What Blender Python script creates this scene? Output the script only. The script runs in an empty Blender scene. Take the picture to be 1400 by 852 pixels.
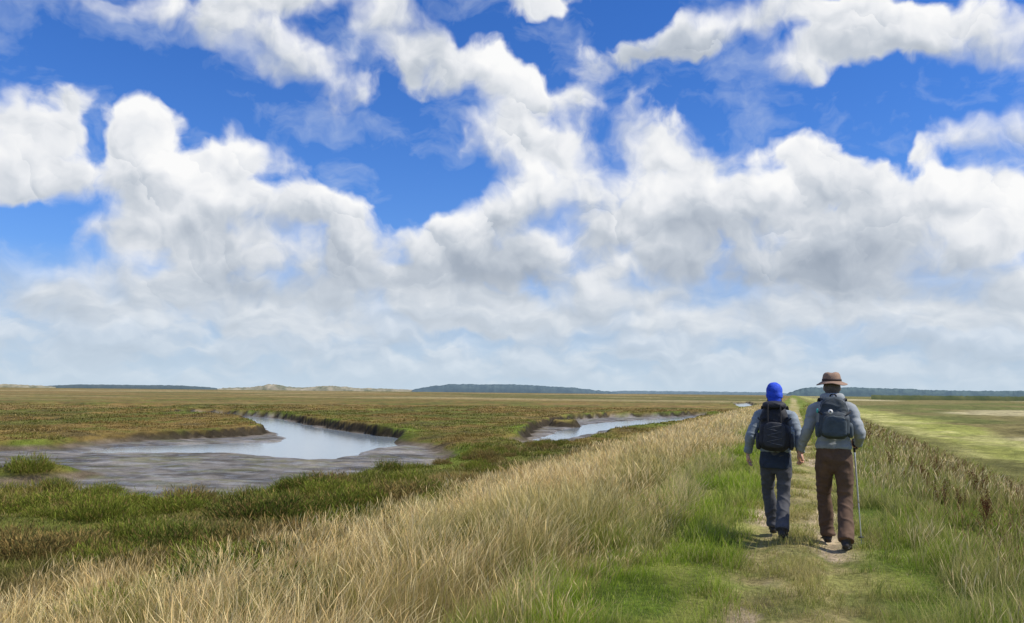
import bpy, bmesh, math, random
import numpy as np
from mathutils import Vector, Matrix
from mathutils import noise as mn

rng = np.random.default_rng(11)
random.seed(11)
scene = bpy.context.scene
COL = scene.collection
scene.view_settings.view_transform = 'Standard'
try:
    scene.view_settings.look = 'None'
except Exception:
    pass
scene.view_settings.exposure = 0

YAW = math.radians(18.8)
SY, CY = math.sin(YAW), math.cos(YAW)
FPX = 1128.0
EYE = 1.56

# ------------------------------------------------------------------ helpers
def link(o):
    COL.objects.link(o)
    return o

def sight(px, py, H):
    """survey sighting from the bank: bearing / dip of a ground point H metres below the eye"""
    yh = 528.0 + px * 15.0 / 1400.0
    D = H * FPX / (py - yh)
    L = D * (px - 700.0) / FPX
    return (-D * SY + L * CY, D * CY + L * SY)

def hash2(ix, iy, seed):
    h = (ix.astype(np.int64) * 374761393 + iy.astype(np.int64) * 668265263 + seed * 974634777) & 0x7fffffff
    h = ((h ^ (h >> 13)) * 1274126177) & 0x7fffffff
    h = (h ^ (h >> 16)) & 0xffffff
    return h / float(0xffffff)

def vnoise(x, y, seed=0):
    x = np.asarray(x, dtype=np.float64); y = np.asarray(y, dtype=np.float64)
    ix = np.floor(x); iy = np.floor(y)
    fx = x - ix; fy = y - iy
    fx = fx * fx * (3 - 2 * fx); fy = fy * fy * (3 - 2 * fy)
    a = hash2(ix, iy, seed); b = hash2(ix + 1, iy, seed)
    c = hash2(ix, iy + 1, seed); d = hash2(ix + 1, iy + 1, seed)
    return (a * (1 - fx) + b * fx) * (1 - fy) + (c * (1 - fx) + d * fx) * fy

def fbm(x, y, seed=0, oct=4):
    s = 0; a = 0.5; n = 0
    for i in range(oct):
        s = s + a * vnoise(x, y, seed + i * 17); n += a
        x = x * 2.03 + 11.3; y = y * 2.03 - 7.1; a *= 0.5
    return s / n

def sstep(a, b, x):
    t = np.clip((x - a) / (b - a), 0, 1)
    return t * t * (3 - 2 * t)

def sdf(x, y, poly):
    x = np.asarray(x); y = np.asarray(y)
    d = np.full(x.shape, 1e12); inside = np.zeros(x.shape, dtype=bool)
    n = len(poly)
    for i in range(n):
        ax, ay = poly[i]; bx, by = poly[(i + 1) % n]
        ex, ey = bx - ax, by - ay
        t = np.clip(((x - ax) * ex + (y - ay) * ey) / (ex * ex + ey * ey + 1e-9), 0, 1)
        d = np.minimum(d, (x - ax - ex * t) ** 2 + (y - ay - ey * t) ** 2)
        c = ((ay > y) != (by > y))
        xi = ex * (y - ay) / (ey if abs(ey) > 1e-9 else 1e-9) + ax
        inside ^= (c & (x < xi))
    d = np.sqrt(d)
    return np.where(inside, -d, d)

# ------------------------------------------------------------------ creek outlines
BEDA = [sight(*p) for p in [(-260, 620, 4.2), (0, 615, 4.2), (90, 613, 4.2), (150, 605, 4.2), (230, 600, 4.2), (320, 597, 4.2),
        (362, 594, 4.2), (352, 583, 4.2), (330, 576, 4.2), (285, 571, 4.2), (240, 568, 4.2), (250, 564.5, 4.2), (310, 566, 4.2), (385, 570, 4.2),
        (440, 581, 4.2), (500, 590, 4.2), (548, 597, 4.2), (556, 605, 4.2), (600, 610, 4.2), (632, 615, 3.6),
        (575, 632, 3.5), (480, 643, 3.5), (370, 660, 3.5), (300, 673, 3.5), (200, 667, 3.5), (120, 662, 3.5), (60, 656, 3.5), (0, 657, 3.5), (-260, 666, 3.5)]]
WATA = [sight(*p) for p in [(250, 566, 4.26), (320, 568, 4.26), (385, 572, 4.26), (440, 584, 4.26), (495, 592, 4.26), (550, 598, 4.26), (552, 606, 4.26),
        (515, 613, 4.26), (480, 622, 4.26), (445, 628, 4.26), (405, 625, 4.26), (330, 620, 4.26), (220, 618, 4.26), (120, 618, 4.26), (160, 611, 4.26), (300, 606, 4.26),
        (392, 603, 4.26), (400, 598, 4.26), (380, 590, 4.26), (348, 579, 4.26), (295, 572, 4.26)]]
BEDB = [sight(*p) for p in [(700, 598, 3.7), (735, 585, 4.2), (770, 575, 4.2), (830, 570, 4.2), (900, 570, 4.2), (945, 567.5, 4.2), (972, 567.5, 4.2),
        (960, 572, 3.9), (900, 581, 3.7), (830, 591, 3.7), (760, 604, 3.7), (725, 606, 3.7)]]
BEDC = [sight(*p) for p in [(1000, 552, 4.2), (1022, 550.5, 4.2), (1036, 555, 3.9), (1012, 559, 3.9)]]
WATB = [sight(*p) for p in [(732, 601, 4.26), (765, 590, 4.26), (800, 581, 4.26), (835, 577, 4.26), (895, 572.5, 4.26), (940, 569.5, 4.26), (966, 569, 4.26),
        (945, 573, 4.26), (890, 580, 4.26), (820, 589, 4.26), (750, 604, 4.26)]]
ISL = [(sight(55, 634, 3.6), 1.6), (sight(775, 580, 4.0), 1.6)]
DITCH = [[sight(*p) for p in [(20, 549, 3.6), (130, 551, 3.6), (240, 552, 3.6), (330, 556, 3.6), (330, 558, 3.6), (200, 555, 3.6), (60, 553, 3.6)]],
         [sight(*p) for p in [(430, 556, 3.6), (560, 560, 3.6), (650, 558, 3.6), (640, 560, 3.6), (540, 563, 3.6), (450, 559, 3.6)]]]

def bed_sd(x, y):
    wob = (fbm(x / 2.2, y / 2.2, 5, 3) - 0.5) * 1.5
    sd = np.minimum(np.minimum(sdf(x, y, BEDA), sdf(x, y, BEDB)), sdf(x, y, BEDC)) + wob
    for (c, r) in ISL:
        di = np.sqrt(((x - c[0])) ** 2 + ((y - c[1]) * 0.8) ** 2) - r + wob * 0.6
        sd = np.maximum(sd, -di)
    return sd

def wat_sd(x, y):
    wob = (fbm(x / 3.0, y / 2.0, 25, 3) - 0.5) * 1.6
    return np.minimum(np.minimum(sdf(x, y, WATA), sdf(x, y, WATB)), sdf(x, y, BEDC)) + wob

def ditch_sd(x, y):
    return np.minimum(sdf(x, y, DITCH[0]), sdf(x, y, DITCH[1])) + (fbm(x / 6, y / 6, 35, 3) - 0.5) * 5

def ground(x, y, full=False):
    x = np.asarray(x, dtype=np.float64); y = np.asarray(y, dtype=np.float64)
    wav = (fbm(y / 9.0, y * 0 + 3.3, 41, 2) - 0.5) * 0.8
    tl = np.clip((-1.7 - x + wav) / 9.2, 0, 1)
    tr = np.clip((x - 2.3 + wav) / 6.0, 0, 1)
    tl2 = tl * 0.75 + 0.25 * tl * tl * (3 - 2 * tl)
    tr2 = tr * tr * (3 - 2 * tr)
    z = -2.0 * tl2 - 1.9 * tr2
    top = (1 - np.minimum(1, tl * 4)) * (1 - np.minimum(1, tr * 4))
    rut = np.exp(-((np.abs(x) - 0.36) / 0.16) ** 2)
    z = z - 0.030 * rut * top + (fbm(x * 1.2, y * 1.2, 3, 4) - 0.5) * 0.07 * (1 - 0.5 * top)
    out = np.maximum(tl, tr)
    z = z + sstep(0.4, 1.0, out) * ((fbm(x / 1.6, y / 1.6, 9, 4) - 0.5) * 0.35 + (fbm(x / 14, y / 14, 19, 3) - 0.5) * 0.25)
    sd = np.full(x.shape, 50.0)
    m = (x < -6) & (y < 600) & (x > -200) & (y > 0)
    sdw = np.full(x.shape, 50.0)
    if m.any():
        xm, ym = x[m], y[m]
        sd[m] = bed_sd(xm, ym); sdw[m] = wat_sd(xm, ym)
        dd = ditch_sd(xm, ym)
        zz = z[m]
        zz = zz - 0.5 * sstep(0.5, -1.0, dd)
        rr = np.hypot(xm, ym)
        zz = zz + .20 * np.exp(-(np.clip(sd[m], 0, 99) / 2.5) ** 2) * sstep(74, 80, rr)
        soft = 1 - sstep(66, 76, rr)
        t = sstep(0.25 + .9 * soft, -0.45 - .5 * soft, sd[m])
        nb = (fbm(xm / 1.4, ym / 1.4, 61, 4) - 0.5)
        nb2 = (fbm(xm / 7, ym / 7, 62, 2) - 0.5)
        zb = -2.59 + 0.15 * nb + 0.06 * nb2 - 0.36 * sstep(0.9, -1.0, sdw[m])
        z[m] = zz * (1 - t) + zb * t
    if full:
        return z, sd, sdw, tl, tr
    return z

def gzp(x, y): return float(ground(np.array([float(x)]), np.array([float(y)]))[0])
def sight_ground(px, py):
    H = 3.0
    for _ in range(25):
        X, Y = sight(px, py, H); H = .5 * H + .5 * (EYE - gzp(X, Y))
    return X, Y

# ------------------------------------------------------------------ node helpers
class NB:
    def __init__(s, nt):
        s.nt = nt
    def put(s, sock, v):
        if isinstance(v, bpy.types.NodeSocket):
            s.nt.links.new(v, sock)
        elif v is not None:
            sock.default_value = v
    def math(s, op, a, b=None, c=None, clamp=False):
        n = s.nt.nodes.new('ShaderNodeMath'); n.operation = op; n.use_clamp = clamp
        s.put(n.inputs[0], a); s.put(n.inputs[1], b); s.put(n.inputs[2], c)
        return n.outputs[0]
    def vm(s, op, a, b=None, c=None, scale=None):
        n = s.nt.nodes.new('ShaderNodeVectorMath'); n.operation = op
        s.put(n.inputs[0], a); s.put(n.inputs[1], b); s.put(n.inputs[2], c)
        if scale is not None:
            s.put(n.inputs['Scale'], scale)
        return n.outputs[1] if op in ('DOT_PRODUCT', 'LENGTH', 'DISTANCE') else n.outputs[0]
    def noise(s, vec, scale, detail=4, rough=0.5, dist=0.0, dim='3D'):
        n = s.nt.nodes.new('ShaderNodeTexNoise'); n.noise_dimensions = dim
        s.put(n.inputs['Vector'], vec)
        n.inputs['Scale'].default_value = scale; n.inputs['Detail'].default_value = detail
        n.inputs['Roughness'].default_value = rough; n.inputs['Distortion'].default_value = dist
        return n.outputs[0], n.outputs[1]
    def voro(s, vec, scale, rnd=1.0):
        n = s.nt.nodes.new('ShaderNodeTexVoronoi'); n.feature = 'F1'; n.voronoi_dimensions = '2D'
        s.put(n.inputs['Vector'], vec); n.inputs['Scale'].default_value = scale
        n.inputs['Randomness'].default_value = rnd
        return n.outputs['Distance'], n.outputs['Position']
    def mix(s, f, a, b, blend='MIX'):
        n = s.nt.nodes.new('ShaderNodeMix'); n.data_type = 'RGBA'; n.blend_type = blend
        s.put(n.inputs[0], f)
        if not isinstance(a, bpy.types.NodeSocket): a = (*a, 1.0) if len(a) == 3 else a
        if not isinstance(b, bpy.types.NodeSocket): b = (*b, 1.0) if len(b) == 3 else b
        s.put(n.inputs[6], a); s.put(n.inputs[7], b)
        return n.outputs[2]
    def mapr(s, v, a, b, c=0.0, d=1.0, smooth=False):
        n = s.nt.nodes.new('ShaderNodeMapRange')
        if smooth: n.interpolation_type = 'SMOOTHSTEP'
        s.put(n.inputs[0], v)
        for i, k in enumerate((a, b, c, d)):
            s.put(n.inputs[i + 1], k)
        return n.outputs[0]
    def ramp(s, v, stops):
        n = s.nt.nodes.new('ShaderNodeValToRGB')
        cr = n.color_ramp
        while len(cr.elements) < len(stops): cr.elements.new(0.5)
        for e, (p, c) in zip(cr.elements, stops):
            e.position = p; e.color = (*c, 1)
        s.put(n.inputs[0], v)
        return n.outputs[0]

def new_mat(name):
    m = bpy.data.materials.new(name); m.use_nodes = True
    nt = m.node_tree; nt.nodes.clear()
    out = nt.nodes.new('ShaderNodeOutputMaterial')
    b = nt.nodes.new('ShaderNodeBsdfPrincipled')
    nt.links.new(b.outputs[0], out.inputs[0])
    return m, NB(nt), b, out

def fabric(name, col, rough=0.85, var=0.25, scale=9, fine=180, bump=0.35, metal=0.0):
    m, nb, b, out = new_mat(name)
    tc = nb.nt.nodes.new('ShaderNodeTexCoord').outputs['Object']
    n1, _ = nb.noise(tc, scale, 4, 0.6)
    c = nb.mix(nb.mapr(n1, 0.3, 0.7), tuple(k * (1 - var) for k in col), tuple(min(1, k * (1 + var)) for k in col))
    nb.put(b.inputs['Base Color'], c)
    b.inputs['Roughness'].default_value = rough
    b.inputs['Metallic'].default_value = metal
    n2, _ = nb.noise(tc, fine, 3, 0.6)
    bp = nb.nt.nodes.new('ShaderNodeBump'); bp.inputs['Strength'].default_value = bump; bp.inputs['Distance'].default_value = 0.002
    nb.put(bp.inputs['Height'], n2); nb.put(b.inputs['Normal'], bp.outputs[0])
    return m

# ------------------------------------------------------------------ camera
cam = bpy.data.cameras.new("camera"); cam.lens = 29.0; cam.sensor_width = 36.0
cam.clip_start = 0.05; cam.clip_end = 30000
co = bpy.data.objects.new("camera", cam); link(co)
co.matrix_world = (Matrix.Translation((0, 0, EYE)) @ Matrix.Rotation(YAW, 4, 'Z') @
                   Matrix.Rotation(math.radians(90 + 5.55), 4, 'X') @ Matrix.Rotation(math.radians(0.6), 4, 'Z'))
scene.camera = co

# ------------------------------------------------------------------ sun
SAZ, SEL = math.radians(84), math.radians(50)
sv = Vector((math.cos(SEL) * math.sin(SAZ), math.cos(SEL) * math.cos(SAZ), math.sin(SEL)))
sl = bpy.data.lights.new("sun", 'SUN'); sl.energy = 5.0; sl.angle = math.radians(0.53); sl.color = (1.0, 0.93, 0.80)
so = bpy.data.objects.new("sun", sl); link(so); so.location = sv * 50
so.rotation_euler = sv.to_track_quat('Z', 'Y').to_euler()

# ------------------------------------------------------------------ world sky
CL = [
 (140, 2, 55, 16), (205, 12, 60, 22), (300, 28, 55, 36), (365, 55, 62, 46), (425, 95, 60, 40), (470, 128, 40, 32), (390, -5, 90, 30),
 (520, 15, 60, 36), (570, 70, 60, 44), (640, 95, 62, 42), (700, 122, 62, 36), (775, 145, 46, 24), (690, 180, 62, 48), (750, 205, 65, 42),
 (735, 2, 48, 24), (822, 85, 30, 24), (880, 72, 55, 24), (945, 52, 60, 28), (1025, 22, 70, 26),
 (1100, 75, 52, 34), (1165, 45, 75, 40), (1255, 40, 80, 42), (1350, 38, 80, 38), (1110, 5, 90, 26),
 (22, 160, 40, 40), (75, 185, 35, 30), (20, 225, 70, 42), (85, 248, 55, 34), (-60, 200, 60, 70),
 (205, 168, 46, 40), (170, 205, 40, 30), (200, 235, 75, 50), (290, 240, 55, 42), (335, 212, 36, 32), (385, 218, 34, 30), (300, 300, 120, 60), (410, 285, 60, 44),
 (480, 310, 48, 32), (540, 335, 42, 28), (190, 320, 90, 45), (330, 350, 130, 42), (170, 375, 90, 30), (440, 350, 90, 40), (250, 270, 70, 40),
 (620, 322, 46, 36), (680, 300, 55, 42), (740, 265, 70, 50), (800, 250, 50, 42), (720, 345, 120, 45), (570, 375, 110, 32), (660, 350, 60, 40),
 (885, 165, 38, 34), (895, 215, 60, 45), (862, 190, 26, 26), (965, 220, 50, 28), (1030, 212, 45, 26), (1095, 205, 42, 26), (940, 280, 110, 55), (1060, 270, 100, 50), (1140, 230, 36, 22),
 (1180, 255, 60, 36), (1160, 320, 110, 50), (1270, 212, 34, 22), (1330, 188, 42, 30), (1395, 175, 36, 34), (1300, 265, 80, 42), (1290, 340, 120, 50), (1345, 250, 40, 30),
 (1400, 300, 70, 60), (900, 355, 130, 42), (1060, 360, 110, 42), (1150, 170, 30, 8), (60, 405, 90, 22), (1440, 90, 60, 50), (1400, 390, 80, 34), (820, 310, 70, 45), (1230, 300, 60, 40),
 (90, 130, 50, 18), (1240, 395, 90, 30), (240, 400, 110, 26), (420, 405, 110, 24), (-80, 420, 90, 30), (1000, 310, 70, 40),
 (150, 430, 130, 26), (620, 415, 150, 30), (860, 410, 130, 30), (1100, 425, 140, 28), (1350, 430, 120, 28), (380, 440, 130, 26), (720, 440, 140, 22), (980, 445, 140, 22), (780, 375, 110, 42), (1180, 385, 110, 36), (500, 380, 90, 40), (320, 400, 90, 30),
]
BL = [(245, 85, 75, 26), (350, 140, 90, 30), (120, 75, 110, 36), (30, 70, 80, 36), (560, 195, 62, 50), (575, 255, 56, 40), (500, 225, 55, 38), (832, 170, 12, 30), (455, 215, 30, 25),
      (970, 135, 90, 36), (1080, 150, 90, 32), (1180, 150, 80, 36), (1260, 130, 70, 34), (1360, 108, 70, 22), (640, 15, 34, 16), (790, 45, 30, 22), (900, 10, 70, 20), (50, 325, 60, 32), (30, 30, 60, 26), (110, 300, 22, 20), (528, 130, 14, 18)]
GR = [(350, 398, 130, 28, .46), (630, 382, 150, 42, .48), (885, 325, 120, 38, .28), (1130, 382, 120, 42, .46), (960, 392, 140, 32, .32), (870, 75, 80, 36, .38), (960, 55, 70, 30, .26),
      (620, 40, 90, 46, .20), (690, 150, 90, 36, .18), (300, 322, 120, 36, .18), (1250, 300, 90, 34, .20), (430, 110, 70, 36, .14), (1380, 215, 60, 26, .26), (1320, 70, 110, 22, .16), (1010, 315, 110, 28, .22), (180, 305, 80, 30, .18), (140, 400, 140, 30, .28), (1330, 395, 130, 36, .34), (480, 345, 90, 26, .16), (60, 235, 70, 24, .14), (740, 300, 90, 30, .14), (1150, 65, 80, 18, .1), (360, 80, 80, 26, .1), (240, 255, 90, 26, .08), (1090, 260, 100, 26, .1)]
U0, U1, V0, V1 = -YAW - 0.74, -YAW + 0.74, -0.02, 0.60
NU, NV = 120, 70
uu = np.linspace(U0, U1, NU); vv = np.linspace(V0, V1, NV)
UG, VG = np.meshgrid(uu, vv)
_a = UG + YAW; _p = math.radians(5.55); _r = math.radians(.6)
_x = np.sin(_a) * np.cos(VG); _f = np.cos(_a) * np.cos(VG); _z = np.sin(VG)
_fc = _f * math.cos(_p) + _z * math.sin(_p); _up = -_f * math.sin(_p) + _z * math.cos(_p)
_X = _x / _fc; _Y = _up / _fc
_X, _Y = _X * math.cos(_r) + _Y * math.sin(_r), -_X * math.sin(_r) + _Y * math.cos(_r)
PXG = 700 + FPX * _X; PYG = 426 - FPX * _Y
Ff = np.full(UG.shape, -1.0); Sf = np.full(UG.shape, .80); KK = np.full(UG.shape, -9.0)
for (cx_, cy_, rx_, ry_) in CL:
    dxn = (PXG - cx_) / (rx_ * 1.08); dyn = (PYG - cy_) / (ry_ * 1.10)
    q = np.sqrt(dxn ** 2 + dyn ** 2)
    val = (1 - q) * min(1.4, (rx_ + ry_) / 80.0)
    s_ = .81 - .28 * np.clip(dyn, -1.0, 1.0) + .07 * np.clip(dxn, -1, 1)
    win = val > KK
    Sf = np.where(win, s_, Sf); KK = np.where(win, val, KK)
    Ff = np.maximum(Ff, val)
for (cx_, cy_, rx_, ry_) in BL:
    q = np.sqrt(((PXG - cx_) / rx_) ** 2 + ((PYG - cy_) / ry_) ** 2)
    Ff = np.minimum(Ff, (q - 1) * .9)
Ff = np.clip(Ff, -.6, .8)
for (cx_, cy_, rx_, ry_, w_) in GR:
    Sf = Sf - w_ * np.exp(-((PXG - cx_) / rx_) ** 2 - ((PYG - cy_) / ry_) ** 2)
def blur(M, n):
    for _ in range(n):
        Pd = np.pad(M, 1, mode='edge')
        M = (Pd[1:-1, 1:-1] * 2 + Pd[:-2, 1:-1] + Pd[2:, 1:-1] + Pd[1:-1, :-2] + Pd[1:-1, 2:]) / 6
    return M
Ff = blur(Ff, 1); Sf = blur(Sf, 3)

def lowrank(nb, uc, vc, M, nodes3):
    Um, Sm, Vt = np.linalg.svd(M, full_matrices=False)
    acc = None
    def curves(inp, cols):
        n = nb.nt.nodes.new('ShaderNodeRGBCurve'); mp = n.mapping; mp.use_clip = True
        sc = []; of = []
        for ch in range(3):
            c = cols[:, ch]; lo, hi = c.min(), c.max(); s = max(hi - lo, 1e-6)
            sc.append(s); of.append(lo)
            cv = mp.curves[ch]; N = len(c)
            ys = (c - lo) / s
            cv.points[0].location = (0, ys[0]); cv.points[1].location = (1, ys[-1])
            for i in range(1, N - 1):
                cv.points.new(i / (N - 1), float(ys[i]))
            for p in cv.points: p.handle_type = 'VECTOR'
        mp.update()
        nb.put(n.inputs['Color'], inp)
        return nb.vm('MULTIPLY_ADD', n.outputs[0], tuple(map(float, sc)), tuple(map(float, of)))
    for k in range(nodes3):
        s = np.sqrt(Sm[3 * k:3 * k + 3])
        A = curves(vc, Um[:, 3 * k:3 * k + 3] * s); B = curves(uc, (Vt[3 * k:3 * k + 3].T) * s)
        d = nb.vm('DOT_PRODUCT', A, B)
        acc = d if acc is None else nb.math('ADD', acc, d)
    return acc

world = bpy.data.worlds.new("World"); scene.world = world; world.use_nodes = True
nt = world.node_tree; nt.nodes.clear()
nb = NB(nt)
wo = nt.nodes.new('ShaderNodeOutputWorld'); bg = nt.nodes.new('ShaderNodeBackground')
nt.links.new(bg.outputs[0], wo.inputs[0]); bg.inputs['Strength'].default_value = 0.1
sky = nt.nodes.new('ShaderNodeTexSky'); sky.sky_type = 'NISHITA'; sky.sun_disc = False
sky.sun_elevation = SEL; sky.sun_rotation = SAZ; sky.altitude = 10; sky.air_density = 1.0; sky.dust_density = 0.6; sky.ozone_density = 2.5
tc = nt.nodes.new('ShaderNodeTexCoord').outputs['Generated']
sp = nt.nodes.new('ShaderNodeSeparateXYZ'); nb.put(sp.inputs[0], tc)
u = nb.math('ARCTAN2', sp.outputs[0], sp.outputs[1]); el = nb.math('ARCSINE', sp.outputs[2])
cxyz = nt.nodes.new('ShaderNodeCombineXYZ'); nb.put(cxyz.inputs[0], u); nb.put(cxyz.inputs[1], el)
P0 = cxyz.outputs[0]
_, wc = nb.noise(P0, 15, 3, .52, dim='2D')
P1 = nb.vm('ADD', P0, nb.vm('MULTIPLY', nb.vm('SUBTRACT', wc, (.5, .5, .5)), (.048, .043, 0)))
sp1 = nt.nodes.new('ShaderNodeSeparateXYZ'); nb.put(sp1.inputs[0], P1)
un = nb.mapr(sp1.outputs[0], U0, U1); vn = nb.mapr(sp1.outputs[1], V0, V1)
F = lowrank(nb, un, vn, Ff, 6)
S = lowrank(nb, un, vn, Sf, 5)
du = nb.math('ABSOLUTE', nb.math('ADD', u, YAW))
mask = nb.math('MAXIMUM', nb.mapr(du, 0.60, 0.72), nb.mapr(el, 0.46, 0.58))
gn, _ = nb.noise(P1, 3.2, 2, .5, dim='2D')
F = nb.math('ADD', nb.math('MULTIPLY', F, nb.math('SUBTRACT', 1.0, mask)), nb.math('MULTIPLY', nb.mapr(gn, .42, .66, -.5, .6), mask))
S = nb.math('ADD', nb.math('MULTIPLY', S, nb.math('SUBTRACT', 1.0, mask)), nb.math('MULTIPLY', 0.74, mask))
def puff(vec, sc, lo=.34, hi=.62):
    d, pos = nb.voro(vec, sc)
    rel = nb.vm('SUBTRACT', vec, pos)
    lit = nb.vm('DOT_PRODUCT', rel, (0.45 * sc, 0.9 * sc, 0))
    return d, nb.math('MULTIPLY', lit, nb.mapr(d, hi, lo, 0, 1, True))
_, wc2 = nb.noise(P0, 44, 3, .55, dim='2D')
P2 = nb.vm('ADD', P1, nb.vm('MULTIPLY', nb.vm('SUBTRACT', wc2, (.5, .5, .5)), (.020, .018, 0)))
d1, l1 = puff(P2, 15)
d2, l2 = puff(nb.vm('ADD', P2, (.31, .17, 0)), 36)
n1, _ = nb.noise(P1, 22, 6, .50, dim='2D')
n1b, _ = nb.noise(nb.vm('ADD', P1, (.007, .014, 0)), 22, 3, .45, dim='2D')
H = nb.math('MULTIPLY_ADD', nb.math('SUBTRACT', n1, .5), 1.15, F)
H = nb.math('MULTIPLY_ADD', nb.math('SUBTRACT', .42, d1), .42, H)
H = nb.math('MULTIPLY_ADD', nb.math('SUBTRACT', .42, d2), .18, H)
soft, _ = nb.noise(P0, 6, 2, .5, dim='2D')
wd = nb.mapr(soft, .40, .62, .32, .95)
alpha = nb.mapr(H, -.12, wd, 0, 1, True)
bs, _ = nb.noise(P1, 8, 3, .5, dim='2D')
br = nb.math('MULTIPLY_ADD', nb.math('SUBTRACT', bs, .5), .55, S)
br = nb.math('ADD', br, nb.math('MULTIPLY', l1, .20))
br = nb.math('ADD', br, nb.math('MULTIPLY', l2, .07))
br = nb.math('ADD', br, nb.math('MULTIPLY', nb.math('SUBTRACT', n1, n1b), .50))
br = nb.math('ADD', br, nb.mapr(H, 0, .45, .14, 0))
ccol = nb.ramp(br, [(0.0, (.28, .335, .42)), (0.30, (.39, .445, .53)), (0.55, (.57, .62, .69)), (0.80, (.85, .87, .905)), (1.0, (1.0, 1.0, 1.0))])
skyc = nb.mix(1.0, sky.outputs[0], (0.29, 0.74, 1.50), 'MULTIPLY')
elp = nb.math('MAXIMUM', el, 0.0)
hz = nb.math('POWER', 0.36788, nb.math('DIVIDE', elp, 0.13))
blue = nb.mix(nb.math('MULTIPLY', hz, 0.72), skyc, (3.9, 6.0, 8.6))
ws, _ = nb.noise(nb.vm('MULTIPLY', P1, (1, 1.7, 1)), 8, 5, .6, dim='2D')
blue = nb.mix(nb.mapr(ws, .50, .78, 0, .40), blue, (6.8, 7.6, 8.6))
allc = nb.mix(alpha, blue, nb.vm('SCALE', ccol, scale=9.7))
lw, _ = nb.noise(nb.vm('MULTIPLY', P1, (1, 2.1, 1)), 12, 5, .52, dim='2D')
lw2, _ = nb.noise(nb.vm('MULTIPLY_ADD', P1, (1, 2.1, 1), (.006, .022, 0)), 12, 3, .5, dim='2D')
lowm = nb.math('MULTIPLY', nb.mapr(el, .158, .080, 0, 1, True), nb.mapr(lw, .32, .52, .66, 1, True))
lbr = nb.math('MULTIPLY_ADD', nb.math('SUBTRACT', lw, lw2), 1.5, .48)
lcol = nb.vm('SCALE', nb.ramp(lbr, [(0, (.47, .53, .61)), (.45, (.61, .67, .75)), (1, (.93, .95, .97))]), scale=9.6)
allc = nb.mix(nb.math('MULTIPLY', lowm, .86), allc, lcol)
hz2 = nb.math('POWER', 0.36788, nb.math('DIVIDE', elp, 0.050))
allc = nb.mix(nb.math('MULTIPLY', hz2, 0.85), allc, (5.6, 6.8, 7.9))
nb.put(bg.inputs['Color'], allc)

# ------------------------------------------------------------------ ground mesh
def grid_mesh(name, V, nr, nc, closed=True, center=None):
    me = bpy.data.meshes.new(name)
    nv = V.shape[0]
    i = np.arange(nr - 1)[:, None]; j = np.arange(nc if closed else nc - 1)[None, :]
    a = i * nc + j; b = i * nc + (j + 1) % nc
    c = (i + 1) * nc + (j + 1) % nc; d = (i + 1) * nc + j
    Q = np.stack([a, d, c, b], -1).reshape(-1, 4)
    me.vertices.add(nv); me.vertices.foreach_set('co', V.astype(np.float32).ravel())
    me.loops.add(Q.size); me.loops.foreach_set('vertex_index', Q.astype(np.int32).ravel())
    me.polygons.add(len(Q)); me.polygons.foreach_set('loop_start', (np.arange(len(Q)) * 4).astype(np.int32))
    me.polygons.foreach_set('use_smooth', np.ones(len(Q), dtype=bool))
    me.update(calc_edges=True)
    return me

az_f = np.radians(np.arange(-62, 30, 0.18)); az_c = np.radians(np.arange(30, 298, 4.0))
AZ = np.concatenate([az_f, az_c])
R = [0.05]; r_ = .4
while r_ < 9000:
    R.append(r_); r_ *= (1.03 if r_ < 4 else 1.015 if r_ < 25 else 1.0065 if r_ < 120 else 1.02)
R = np.array(R)
RR, AA = np.meshgrid(R, AZ, indexing='ij')
gx = (RR * np.sin(AA)).ravel(); gy = (RR * np.cos(AA)).ravel()
gz, gsd, gsw, gtl, gtr = ground(gx, gy, True)
V = np.stack([gx, gy, gz], -1)
gme = grid_mesh("ground", V, len(R), len(AZ))

def lerp3(a, b, t):
    return a * (1 - t[:, None]) + b * t[:, None]
def C(*c): return np.array(c, dtype=np.float64)[None, :]
def marsh_colour(x, y, sd):
    n1 = fbm(x / 9, y / 22, 101, 4); n2 = fbm(x / 30, y / 60, 102, 4); n3 = fbm(x / 3, y / 3, 103, 3)
    dist = np.hypot(x, y)
    c = lerp3(C(.19, .130, .042), C(.115, .115, .028), sstep(.44, .60, n1))
    c = lerp3(c, C(.24, .160, .062), sstep(.52, .66, n2) * .8)
    c = lerp3(c, C(.12, .145, .028), sstep(.56, .72, n3) * .55)
    c = lerp3(c, C(.065, .056, .024), sstep(.38, .26, n3) * .65)
    fr = np.exp(-np.clip(sd, 0, 99) / 3.0) * sstep(.3, .6, n1 * .5 + n3 * .5)
    c = lerp3(c, C(.115, .160, .020), fr * .9)
    gb = sstep(-34, -20, x) * sstep(-12, -16, x) * sstep(50, 25, y) * sstep(.44, .60, fbm(x / 4, y / 4, 107, 3))
    c = lerp3(c, C(.14, .165, .032), gb * .65)
    br_ = sstep(-16, -12, x) * sstep(30, 15, y)
    c = lerp3(c, C(.16, .125, .05), br_ * .7)
    far = sstep(110, 600, dist)
    c = lerp3(c, C(.21, .148, .062), far * .7)
    strp = fbm(x / 200 + 5, y / 90, 108, 4)
    c = lerp3(c, C(.09, .10, .032), far * sstep(.48, .56, strp) * .85)
    c = lerp3(c, C(.36, .29, .15), far * sstep(.60, .68, fbm(x / 160, y / 60 + 9, 109, 3)) * .7)
    return c
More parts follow.
